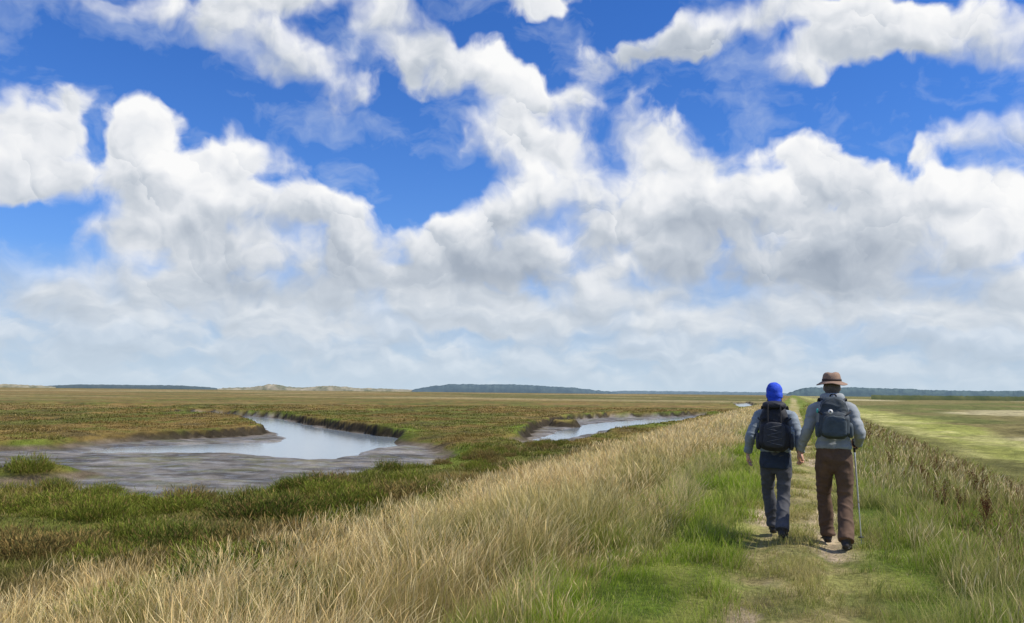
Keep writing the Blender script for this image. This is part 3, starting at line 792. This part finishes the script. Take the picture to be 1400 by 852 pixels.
def tube(bm, pts, rads, ref=(1, 0, 0), seg=16, cap0=True, cap1=True, sub=4):
    pts = [Vector(p) for p in pts]
    rads = [(r, r) if not isinstance(r, tuple) else r for r in rads]
    P, Rr = catmull(pts, rads, sub)
    ref = Vector(ref)
    rings = []
    def frame(i):
        a = P[max(i - 1, 0)]; b = P[min(i + 1, len(P) - 1)]
        t = (b - a).normalized()
        A = (ref - t * ref.dot(t))
        if A.length < 1e-3: A = Vector((0, 1, 0)) - t * t.y
        A.normalize(); return t, A, t.cross(A)
    def ring(c, A, B, ra, rb):
        return [bm.verts.new(c + A * ra * math.cos(2 * math.pi * k / seg) + B * rb * math.sin(2 * math.pi * k / seg)) for k in range(seg)]
    t, A, B = frame(0); ra, rb = Rr[0]; m = min(ra, rb)
    if cap0:
        tip = bm.verts.new(P[0] - t * m * .95)
        rings.append(ring(P[0] - t * m * .8, A, B, ra * .55, rb * .55)); rings.append(ring(P[0] - t * m * .45, A, B, ra * .87, rb * .87))
    else:
        tip = bm.verts.new(P[0])
    for i in range(len(P)):
        t, A, B = frame(i); rings.append(ring(P[i], A, B, *Rr[i]))
    t, A, B = frame(len(P) - 1); ra, rb = Rr[-1]; m = min(ra, rb)
    if cap1:
        rings.append(ring(P[-1] + t * m * .45, A, B, ra * .87, rb * .87)); rings.append(ring(P[-1] + t * m * .8, A, B, ra * .55, rb * .55))
        tip2 = bm.verts.new(P[-1] + t * m * .95)
    else:
        tip2 = bm.verts.new(P[-1])
    for r0, r1 in zip(rings[:-1], rings[1:]):
        for k in range(seg):
            bm.faces.new((r0[k], r0[(k + 1) % seg], r1[(k + 1) % seg], r1[k]))
    for k in range(seg):
        bm.faces.new((tip, rings[0][(k + 1) % seg], rings[0][k]))
        bm.faces.new((tip2, rings[-1][k], rings[-1][(k + 1) % seg]))

def sbox(bm, c, half, e=.35, nu=32, nv=18, taper=0.0):
    def sp(v, p): return math.copysign(abs(v) ** p, v)
    c = Vector(c); rows = []
    for j in range(1, nv):
        ph = -math.pi / 2 + math.pi * j / nv
        row = []
        for i in range(nu):
            th = 2 * math.pi * i / nu
            z = sp(math.sin(ph), e); k = sp(math.cos(ph), e)
            tp = 1 - taper * (z * .5 + .5)
            row.append(bm.verts.new(c + Vector((half[0] * k * sp(math.cos(th), e) * tp, half[1] * k * sp(math.sin(th), e) * tp, half[2] * z))))
        rows.append(row)
    b_ = bm.verts.new(c - Vector((0, 0, half[2]))); t_ = bm.verts.new(c + Vector((0, 0, half[2])))
    for r0, r1 in zip(rows[:-1], rows[1:]):
        for i in range(nu): bm.faces.new((r0[i], r0[(i + 1) % nu], r1[(i + 1) % nu], r1[i]))
    for i in range(nu):
        bm.faces.new((b_, rows[0][(i + 1) % nu], rows[0][i])); bm.faces.new((t_, rows[-1][i], rows[-1][(i + 1) % nu]))

def finish(bm, name, mat, parent=None, voxel=None, smooth=3, fold=None, label=None, flat=False):
    bmesh.ops.recalc_face_normals(bm, faces=bm.faces)
    me = bpy.data.meshes.new(name); bm.to_mesh(me); bm.free()
    if voxel:
        t = bpy.data.objects.new("tmp", me); link(t)
        rm = t.modifiers.new("r", 'REMESH'); rm.mode = 'VOXEL'; rm.voxel_size = voxel
        if smooth:
            s = t.modifiers.new("s", 'SMOOTH'); s.factor = .5; s.iterations = smooth
        dg = bpy.context.evaluated_depsgraph_get(); dg.update()
        me2 = bpy.data.meshes.new_from_object(t.evaluated_get(dg))
        bpy.data.objects.remove(t); bpy.data.meshes.remove(me); me = me2; me.name = name
    if fold:
        amp, fx, fz = fold
        nrm = [v.normal.copy() for v in me.vertices]
        for v, n in zip(me.vertices, nrm):
            p = v.co
            q = Vector((p.x * fx, p.y * fx, p.z * fz)) + mn.noise_vector(p * 5) * .8
            f = (1 - abs(mn.noise(q)) * 2) * .7 + mn.noise(p * 40) * .10 + mn.noise(p * 7) * .45
            v.co = p + n * amp * max(-.12, f - .35)
    if not flat:
        me.polygons.foreach_set('use_smooth', np.ones(len(me.polygons), dtype=bool))
    me.materials.clear(); me.materials.append(mat); me.update()
    o = link(bpy.data.objects.new(name, me))
    if parent: o.parent = parent
    if label: o["label"] = label
    return o

def hand(bm, wrist, d, n, side, curl=.35, thumb_in=.3):
    wrist = Vector(wrist); d = Vector(d).normalized(); n = Vector(n); n = (n - d * n.dot(d)).normalized()
    w = d.cross(n).normalized() * side
    tube(bm, [wrist - d * .03, wrist, wrist + d * .04, wrist + d * .088], [(.026, .020), (.026, .019), (.038, .017), (.040, .013)], ref=w, seg=14)
    lens = [.070, .078, .073, .058]
    for i, (off, L) in enumerate(zip((.030, .010, -.010, -.029), lens)):
        p = wrist + d * (.085 - abs(off) * .12) + w * off
        ang = curl * (.7 + .15 * i); pts = [p - d * .02, p]; cur = p.copy()
        a = 0
        for seg_l in (.45, .32, .23):
            a += ang
            cur = cur + (d * math.cos(a) + n * math.sin(a)) * L * seg_l
            pts.append(cur.copy())
        tube(bm, pts, [.0095, .0095, .0088, .0080, .0070], ref=w, seg=10, sub=2)
    b0 = wrist + d * .02 + w * .022
    tube(bm, [b0, b0 + d * .025 + w * .020 + n * .010, b0 + d * .055 + w * .026 + n * (.018 + thumb_in * .03), b0 + d * .075 + w * .020 + n * (.026 + thumb_in * .06)],
         [.013, .0125, .0105, .0085], ref=n, seg=10, sub=2)

SKIN = fabric("skin", (.55, .30, .20), .55, .12, 20, 300, .15)
HAIRG = fabric("grey_hair", (.12, .10, .085), .7, .4, 60, 300, .6)
HAIRD = fabric("dark_hair", (.05, .035, .025), .6, .4, 60, 300, .6)
EYEM = fabric("eye", (.05, .04, .03), .2, .1)
BLACK = fabric("black_webbing", (.018, .018, .022), .8, .2)
BOOTM = fabric("boot_leather", (.030, .025, .022), .65, .35, 25, 150, .4)
SOLEM = fabric("boot_sole", (.03, .028, .025), .9, .2)

def make_person(loc, J, H, mats, label, sl_r, scl, name="person"):
    root = bpy.data.objects.new(name, None); link(root); root.empty_display_size = .2
    root.location = loc; root.scale = (scl, scl, scl); root["label"] = label; root["category"] = "person"
    s = H / 1.75
    bm = bmesh.new()
    shz = J['shz']; hz = J['hipz']
    lean = J['lean']
    def yc(z): return lean * (z - hz)
    ring = [(hz - .07, .10, .07), (hz - .0, .135, .09), (hz + .10, .125, .085), (hz + .20, .118, .080), (hz + .34, .135, .092), (shz - .07, .148, .090), (shz - .02, .120, .07), (shz + .035, .070, .055)]
    tube(bm, [(0, yc(z), z) for z, _, _ in ring], [(a * s, b * s) for _, a, b in ring], seg=24)
    hc = Vector(J['head'])
    tube(bm, [(0, yc(shz), shz), (0, yc(shz) + .01, shz + .08), hc - Vector((0, .005, .06))], [.058 * s, .054 * s, .056 * s])
    sbox(bm, hc + Vector((0, -.004, .015)), (.073 * s, .094 * s, .100 * s), .92, 28, 20)
    sbox(bm, hc + Vector((0, .030, -.045)), (.052 * s, .058 * s, .066 * s), .85, 24, 16)
    tube(bm, [hc + Vector((0, .082, .02)), hc + Vector((0, .100, -.008)), hc + Vector((0, .106, -.022))], [.008, .011, .013], seg=10)
    tube(bm, [hc + Vector((-.02, .084, -.052)), hc + Vector((0, .092, -.052)), hc + Vector((.02, .084, -.052))], [.005, .008, .005], ref=(0, 0, 1), seg=8)
    tube(bm, [hc + Vector((-.045, .070, .032)), hc + Vector((0, .086, .034)), hc + Vector((.045, .070, .032))], [.006, .008, .006], ref=(0, 0, 1), seg=8)
    for sx in (-1, 1):
        sbox(bm, hc + Vector((sx * .076 * s, -.005, -.002)), (.010, .020, .032), .9, 14, 10)
    for sd_, k in ((-1, 'L'), (1, 'R')):
        S = Vector(J['sh' + k]) - Vector((0, 0, .02)); E = Vector(J['el' + k]); Wr = Vector(J['wr' + k])
        tube(bm, [S + Vector((-sd_ * .06, 0, 0)), S + Vector((-sd_ * .012, 0, 0)), (S + E) / 2, E, E.lerp(Wr, .35), Wr], [.040 * s, .044 * s, .042 * s, .036 * s, .036 * s, .025 * s], ref=(0, 1, 0))
        hd = J['hand' + k]
        hand(bm, Wr, hd[0], hd[1], hd[2], hd[3], hd[4])
        Hp = Vector(J['hip' + k]); K = Vector(J['kn' + k]); A = Vector(J['an' + k]); T = Vector(J['to' + k])
        Hi = Hp - Vector((sd_ * .012, 0, 0))
        tube(bm, [Hi + Vector((0, 0, .02)), Hi.lerp(K, .25), Hp.lerp(K, .7), K, K.lerp(A, .35), K.lerp(A, .75), A], [.066 * s, .070 * s, .055 * s, .046 * s, .050 * s, .037 * s, .034 * s])
        tube(bm, [A + (A - T).normalized() * .02 - Vector((0, 0, .05)), A.lerp(T, .4) - Vector((0, 0, .02)), T], [(.030, .032), (.035, .027), (.033, .016)])
    body = finish(bm, "body", SKIN, root, .0065, 2)
    for sx in (-1, 1):
        bm = bmesh.new(); sbox(bm, hc + Vector((sx * .032, .078 * s, .012)), (.012, .008, .007), .95, 12, 8); finish(bm, "eye", EYEM, root)
    bm = bmesh.new(); sbox(bm, hc + Vector((0, -.022, .010)), (.080 * s, .088 * s, .104 * s), .92, 28, 18)
    tube(bm, [hc + Vector((0, -.066, 0)), hc + Vector((0, -.060, J['hairlen'])), ], [(.062 * s, .034), (.052 * s, .028)])
    finish(bm, "hair", mats['hair'], root, .008, 2, (.006, 30, 8))
    bm = bmesh.new()
    hem = J['hem']
    ring = [(hem, .170, .124), (hem + .04, .176, .128), (hz + .14, .160, .118), (hz + .24, .152, .114), (hz + .38, .170, .124), (shz - .06, .188, .124), (shz + .005, .165, .100), (shz + .05, .100, .080), (shz + .085, .068, .066)]
    ring = [r for r in ring if r[0] >= hem]
    ring.sort()
    tube(bm, [(0, yc(z), z) for z, _, _ in ring], [(a * s, b * s) for _, a, b in ring], seg=28, cap0=False)
    for sd_, k in ((-1, 'L'), (1, 'R')):
        S = Vector(J['sh' + k]); E = Vector(J['el' + k]); Wr = Vector(J['wr' + k])
        a = sl_r
        tube(bm, [S + Vector((-sd_ * .07, 0, .0)), S + Vector((sd_ * .000, 0, -.012)), S.lerp(E, .5), E, E.lerp(Wr, .4), E.lerp(Wr, .86), E.lerp(Wr, .97)], [.062 * s, a * 1.12, a * 1.0, a * .90, a * .84, a * .68, a * .60], ref=(0, 1, 0), cap1=False)
    jk = finish(bm, mats['topname'], mats['top'], root, .009, 3, (.016, 8, 15))
    if mats.get('shirt'):
        bm = bmesh.new()
        z0 = J['shirt0']
        tube(bm, [(0, 0, z0), (0, 0, z0 + .05), (0, yc(hem), hem - .02), (0, yc(hem + .1), hem + .06)], [(.172 * s, .134 * s), (.180 * s, .139 * s), (.170 * s, .128 * s), (.15 * s, .1 * s)], seg=28, cap0=False)
        finish(bm, "shirt_tail", mats['shirt'], root, .009, 3, (.012, 8, 8))
    if mats.get('hood'):
        bm = bmesh.new(); zz = shz + .070; y0 = yc(shz)
        tube(bm, [(-.070, y0 + .07, zz), (-.095, y0 - .01, zz + .010), (-.066, y0 - .080, zz + .012), (0, y0 - .100, zz + .005), (.066, y0 - .080, zz + .012), (.095, y0 - .01, zz + .010), (.070, y0 + .07, zz)],
             [(.028, .018), (.040, .026), (.050, .034), (.056, .038), (.050, .034), (.040, .026), (.028, .018)], ref=(0, 0, 1))
        finish(bm, "hood", mats['top'], root, .008, 4, (.006, 8, 10))
    bm = bmesh.new()
    tube(bm, [(0, 0, hz - .11), (0, 0, hz - .04), (0, 0, hz + .06), (0, .0, hz + .13)], [(.10 * s, .09 * s), (.160 * s, .120 * s), (.158 * s, .116 * s), (.146 * s, .104 * s)], seg=26)
    for k in ('L', 'R'):
        Hp = Vector(J['hip' + k]); K = Vector(J['kn' + k]); A = Vector(J['an' + k]); q = J['leg_r']
        tube(bm, [Hp + Vector((0, 0, .05)), Hp.lerp(K, .25), Hp.lerp(K, .7), K, K.lerp(A, .4), K.lerp(A, .80), K.lerp(A, 1.05) + Vector((0, -.008, 0))],
             [.084 * s, .096 * s * q, .082 * s * q, .074 * s * q, .074 * s * q, .072 * s * q, .080 * s * q], cap1=False, seg=20)
    finish(bm, "trousers", mats['trousers'], root, .009, 3, (.018, 7, 11))
    bm = bmesh.new(); tube(bm, [(0, 0, hz + .085), (0, 0, hz + .115)], [(.154 * s, .111 * s), (.150 * s, .109 * s)], cap0=False, cap1=False, seg=30); finish(bm, "belt", BLACK, root)
    for k in ('L', 'R'):
        A = Vector(J['an' + k]); T = Vector(J['to' + k])
        f = (T - A); f.z = 0; f.normalize()
        heel = A - f * .045 + Vector((0, 0, -.055))
        bm = bmesh.new()
        tube(bm, [heel, heel + f * .05 + Vector((0, 0, .005)), A.lerp(T, .5) + Vector((0, 0, -.0)), T + Vector((0, 0, .010)), T + f * .025 + Vector((0, 0, .004))], [(.034, .036), (.040, .044), (.046, .042), (.046, .028), (.034, .020)])
        tube(bm, [A + Vector((0, 0, -.04)), A + Vector((0, -.004, .02)), A + (Vector(J['kn' + k]) - A).normalized() * .08], [.048, .050, .052], cap1=False)
        bo = finish(bm, "boot", BOOTM, root, .007, 2, (.004, 18, 18))
        bm = bmesh.new()
        tube(bm, [heel - Vector((0, 0, .030)), A.lerp(T, .45) - Vector((0, 0, .042)), T + Vector((0, 0, -.018)), T + f * .03 + Vector((0, 0, -.014))], [(.036, .010), (.038, .010), (.047, .010), (.034, .009)])
        finish(bm, "sole", SOLEM, bo, None)
    return root

# ---------------- man in brimmed hat
HOODY = fabric("grey_sweatshirt", (.28, .305, .325), .9, .14, 12, 220, .4)
BROWN = fabric("brown_trousers", (.110, .064, .040), .9, .28, 10, 220, .4)
SA = 1.025
ax, ay = .39, 9.36; LA = (ax, ay, gzp(ax, ay) + .012)
JA = dict(shz=1.425, hipz=.93, lean=.07, head=(0, .06, 1.608), hem=.985, hairlen=-.095, leg_r=.97,
    shL=(-.168, .03, 1.400), shR=(.168, .03, 1.400), elL=(-.250, .0, 1.165), elR=(.245, -.07, 1.155), wrL=(-.330, .115, .955), wrR=(.240, .130, 1.030),
    handL=((-.18, .25, -1), (1, .1, 0), 1, .75, .3), handR=((0, 1, -.10), (-1, 0, 0), 1, 1.05, .5),
    hipL=(-.088, 0, .90), hipR=(.088, 0, .90), knL=(-.100, .17, .51), knR=(.098, .02, .49), anL=(-.075, .25, .105), anR=(.080, -.21, .125),
    toL=(-.09, .40, .045), toR=(.105, -.075, .035))
man = make_person(LA, JA, 1.75, dict(hair=HAIRG, top=HOODY, topname="sweatshirt", hood=True, trousers=BROWN),
    "walker in brown brimmed hat, grey hooded top and brown trousers", .061, SA)
HATM = fabric("brown_hat_felt", (.27, .175, .125), .9, .15, 14, 200, .4); HATB = fabric("hat_band", (.05, .03, .025), .8, .1)
def lathe(bm, prof, seg=48, fx=None):
    rings = []
    for (r, z) in prof:
        ring = []
        for k in range(seg):
            a = 2 * math.pi * k / seg
            x, y, zz = r * math.cos(a), r * math.sin(a), z
            if fx: x, y, zz = fx(x, y, zz, r, a)
            ring.append(bm.verts.new((x, y, zz)))
        rings.append(ring)
    for r0, r1 in zip(rings[:-1], rings[1:]):
        for k in range(seg): bm.faces.new((r0[k], r0[(k + 1) % seg], r1[(k + 1) % seg], r1[k]))
    bm.faces.new(rings[0][::-1]); bm.faces.new(rings[-1])
hx, hy, hzz = 0, .055, 1.668
def hatfx(x, y, z, r, a):
    if r > .104: z += -.020 * abs(math.cos(a)) * (r - .09) / .08 - .012 * abs(math.sin(a)) * (r - .09) / .08 + .006 * math.sin(3 * a + 1)
    elif z > .06: z -= .010 * math.exp(-(x / .03) ** 2)
    return x * .95 + hx, y * 1.10 + hy, z + hzz
bm = bmesh.new(); lathe(bm, [(.085, .0), (.156, -.012), (.162, -.008), (.156, -.004), (.100, .008), (.096, .025), (.092, .050), (.085, .078), (.070, .096), (.042, .104), (.001, .104)], fx=hatfx)
hat = finish(bm, "hat", HATM, man, None, 0, (.004, 9, 9))
bm = bmesh.new(); lathe(bm, [(.1010, .010), (.1030, .010), (.1000, .032), (.097, .032)], fx=hatfx); finish(bm, "hat_band", HATB, hat)

# ---------------- person in blue head wrap
SLEEVE = fabric("blue_grey_jacket", (.21, .255, .305), .8, .16, 12, 220, .4)
NAVY = fabric("navy_shirt", (.020, .032, .058), .85, .3, 10, 220, .4)
SLATE = fabric("slate_trousers", (.072, .074, .086), .9, .3, 10, 220, .4)
SB = 1.02
bx_, by_ = -.20, 9.68; LB = (bx_, by_, gzp(bx_, by_) + .012)
JB = dict(shz=1.325, hipz=.86, lean=.09, head=(0, .075, 1.500), hem=.90, shirt0=.735, hairlen=-.10, leg_r=.95,
    shL=(-.156, .03, 1.300), shR=(.156, .03, 1.300), elL=(-.252, -.05, 1.075), elR=(.240, -.07, 1.08), wrL=(-.290, .03, .885), wrR=(.262, -.130, .905),
    handL=((-.05, .15, -1), (1, .1, 0), 1, .5, .3), handR=((.16, -.20, -1), (-1, .1, 0), -1, 1.0, .3),
    hipL=(-.082, 0, .83), hipR=(.082, 0, .83), knL=(-.088, .16, .475), knR=(.078, .01, .46), anL=(-.045, .23, .105), anR=(.055, -.19, .125),
    toL=(-.055, .37, .045), toR=(.075, -.065, .035))
wom = make_person(LB, JB, 1.64, dict(hair=HAIRD, top=SLEEVE, topname="jacket", trousers=SLATE, shirt=NAVY, hood=False),
    "walker in royal blue head wrap, blue grey jacket and slate trousers", .060, SB)
BLUE = fabric("royal_blue_knit", (.015, .07, .58), .8, .25, 25, 160, .8)
BLUED = fabric("dark_blue_scarf", (.012, .022, .09), .85, .3, 30, 160, .8)
hc = Vector(JB['head'])
bm = bmesh.new(); sbox(bm, hc + Vector((0, -.014, .062)), (.084, .100, .096), .9, 30, 20); sbox(bm, hc + Vector((0, -.016, .015)), (.086, .102, .050), .7, 30, 14)
tube(bm, [hc + Vector((0, -.078, .02)), hc + Vector((0, -.090, -.03)), hc + Vector((.005, -.098, -.110))], [(.070, .026), (.066, .022), (.054, .012)])
beanie = finish(bm, "head_wrap", BLUE, wom, .008, 2, (.008, 18, 26))
bm = bmesh.new(); tube(bm, [hc + Vector((0, -.03, -.14)), hc + Vector((0, -.028, -.08)), hc + Vector((0, -.02, -.035))], [(.084, .072), (.078, .066), (.078, .070)]); finish(bm, "neck_scarf", BLUED, wom, .008, 2, (.006, 14, 20))

# ---------------- backpacks
def part(name, mat, parent, fn, voxel=None, fold=None, label=None):
    bm = bmesh.new(); fn(bm); return finish(bm, name, mat, parent, voxel, 2, fold, label)
PK1 = fabric("charcoal_pack_cloth", (.034, .048, .062), .75, .25, 14, 260, .4)
PK1B = fabric("slate_pack_cloth", (.052, .072, .090), .75, .25, 14, 260, .4)
PK2 = fabric("black_pack_cloth", (.010, .012, .020), .7, .3, 14, 260, .4)
PK2B = fabric("grey_pack_mesh", (.024, .027, .038), .7, .3, 40, 260, .6)
WHITE = fabric("white_print", (.75, .75, .75), .6, .05); TEAL = fabric("teal_plastic", (.03, .35, .33), .4, .1)
ZIP = fabric("zip_grey", (.09, .10, .11), .4, .2); CORD = fabric("grey_cord", (.16, .17, .19), .7, .2)
BOTTLE = fabric("bottle_plastic", (.20, .24, .27), .25, .1)

def strap_pair(root, off, shz, w, yb, zt, zb, sx0):
    for sx in (-1, 1):
        def f(bm):
            pts = [(sx * .075, yb + .01, zt), (sx * .105, .0, shz + .075), (sx * .118, .09, shz + .05), (sx * .125, .150, shz - .06), (sx * .135, .158, shz - .2), (sx * (sx0 + .02), .07, zb + .08), (sx * sx0, yb + .03, zb + .02)]
            tube(bm, [Vector(p) - Vector(off) for p in pts], [(.028, .007)] * 5 + [(.014, .005)] * 2, ref=(1, 0, 0), seg=12)
        part("shoulder_strap", BLACK, root, f)

pa = bpy.data.objects.new("backpack", None); link(pa); offA = (0, -.20, 1.10); pa.location = Vector(LA) + Vector(offA) * SA; pa.scale = (SA, SA, SA)
pa["label"] = "dark slate blue daypack with round white badge"; pa["category"] = "backpack"
part("pack_body", PK1, pa, lambda bm: (sbox(bm, (0, .0, .205), (.158, .095, .210), .62, 36, 26, .22), sbox(bm, (0, -.03, .14), (.150, .095, .135), .55, 36, 20, .05)), .009, (.012, 6, 9))
part("front_pocket", PK1B, pa, lambda bm: sbox(bm, (0, -.115, .125), (.118, .030, .105), .5, 30, 18, .08), .007, (.008, 8, 10))
for sx in (-1, 1):
    part("side_pocket", PK1B, pa, lambda bm, sx=sx: sbox(bm, (sx * .150, -.01, .085), (.028, .065, .075), .6, 24, 14), .007, (.006, 10, 10))
    part("compression_strap", BLACK, pa, lambda bm, sx=sx: tube(bm, [(sx * .150, .03, .27), (sx * .155, -.04, .27), (sx * .115, -.105, .245)], [(.011, .003)] * 3, ref=(0, 0, 1), seg=8))
part("pocket_zip", ZIP, pa, lambda bm: tube(bm, [(-.108, -.128, .16), (-.09, -.140, .222), (0, -.138, .238), (.09, -.140, .222), (.108, -.128, .16)], [.003] * 5, seg=8))
part("main_zip", ZIP, pa, lambda bm: tube(bm, [(-.130, -.072, .28), (-.100, -.078, .36), (0, -.072, .398), (.100, -.078, .36), (.130, -.072, .28)], [.003] * 5, seg=8))
part("haul_loop", BLACK, pa, lambda bm: tube(bm, [(-.03, .04, .40), (-.022, .03, .435), (.022, .03, .435), (.03, .04, .40)], [(.008, .004)] * 4, seg=8))
def disc(rad, yy):
    def f(bm):
        bmesh.ops.create_cone(bm, cap_ends=True, segments=28, radius1=rad, radius2=rad, depth=.006)
        bmesh.ops.rotate(bm, verts=bm.verts, cent=(0, 0, 0), matrix=Matrix.Rotation(math.pi / 2, 3, 'X'))
        bmesh.ops.translate(bm, verts=bm.verts, vec=(-.035, yy, .270))
    return f
bdg = part("badge", WHITE, pa, disc(.023, -.126))
part("badge_centre", PK1B, bdg, disc(.009, -.1285))
part("buckle", TEAL, pa, lambda bm: sbox(bm, (-.155, -.05, .275), (.010, .014, .022), .5, 14, 10))
strap_pair(pa, offA, 1.425, .03, -.13, 1.47, 1.12, .13)

pb_ = bpy.data.objects.new("backpack", None); link(pb_); offB = (0, -.20, .93); pb_.location = Vector(LB) + Vector(offB) * SB; pb_.scale = (SB, SB, SB)
pb_["label"] = "black rucksack with lid, grey cords and side bottle"; pb_["category"] = "backpack"
part("pack_body", PK2, pb_, lambda bm: (sbox(bm, (0, .0, .24), (.168, .10, .245), .62, 36, 26, .18), sbox(bm, (0, -.03, .15), (.160, .105, .15), .55, 36, 20, 0)), .009, (.014, 6, 9))
part("lid", PK2, pb_, lambda bm: sbox(bm, (0, -.01, .480), (.130, .105, .045), .75, 30, 16, .1), .008, (.010, 8, 10))
part("front_pocket", PK2B, pb_, lambda bm: sbox(bm, (0, -.130, .17), (.115, .028, .135), .5, 30, 18, .08), .007, (.008, 8, 10))
for sx in (-1, 1):
    part("side_pocket", PK2B, pb_, lambda bm, sx=sx: sbox(bm, (sx * .165, -.01, .10), (.028, .065, .09), .6, 24, 14), .007, (.006, 10, 10))
    part("lid_strap", BLACK, pb_, lambda bm, sx=sx: tube(bm, [(sx * .06, -.105, .490), (sx * .065, -.118, .42), (sx * .065, -.135, .30)], [(.009, .003)] * 3, ref=(1, 0, 0), seg=8))
    part("compression_strap", BLACK, pb_, lambda bm, sx=sx: tube(bm, [(sx * .160, .03, .34), (sx * .168, -.04, .34), (sx * .12, -.12, .32)], [(.010, .003)] * 3, ref=(0, 0, 1), seg=8))
def zig(bm):
    pts = []
    for i in range(7):
        pts.append(((-1) ** i * .075, -.163, .07 + i * .034))
    tube(bm, pts, [.0024] * 7, seg=6, sub=2)
part("bungee_cord", CORD, pb_, zig)
def bot(bm): tube(bm, [(.170, -.01, .06), (.170, -.01, .20), (.170, -.01, .222), (.170, -.01, .245)], [.030, .030, .018, .015], seg=16)
part("bottle", BOTTLE, pb_, bot)
strap_pair(pb_, offB, 1.325, .03, -.13, 1.37, .98, .14)

# ---------------- walking pole
gpx = Vector(LA) + Vector((.206, .220, 0)) * SA
pole = bpy.data.objects.new("walking_pole", None); link(pole); pole.location = (gpx.x + .05, gpx.y + .06, gzp(gpx.x + .05, gpx.y + .06))
pole["label"] = "thin pale metal walking pole with black grip"; pole["category"] = "walking pole"
PM = fabric("pole_metal", (.60, .61, .63), .35, .1, 20, 100, .05, .35); GRIP = fabric("pole_grip", (.02, .02, .02), .8, .2)
top = Vector((gpx.x, gpx.y, LA[2] + 1.020 * SA)) - pole.location
dv = top.normalized()
def along(t): return dv * t
Lp = top.length
part("shaft", PM, pole, lambda bm: tube(bm, [along(.03), along(.45), along(.46), along(Lp - .02)], [.0055, .0062, .0080, .0086], seg=12, cap0=False, cap1=False))
part("grip", GRIP, pole, lambda bm: tube(bm, [along(Lp - .07), along(Lp), along(Lp + .04), along(Lp + .055)], [.013, .014, .014, .017], seg=14))
part("basket", GRIP, pole, lambda bm: tube(bm, [along(.065), along(.072)], [.028, .026], seg=20, cap0=False, cap1=False))
part("tip", PM, pole, lambda bm: tube(bm, [along(0), along(.04)], [.003, .006], seg=8, cap0=False, cap1=False))
part("wrist_loop", BLACK, pole, lambda bm: tube(bm, [along(Lp + .05), along(Lp + .03) + Vector((.02, -.05, 0)), along(Lp - .04) + Vector((.02, -.06, 0)), along(Lp - .03) + Vector((.0, -.02, 0))], [(.007, .002)] * 4, seg=8))
print("built", len(bpy.data.objects))
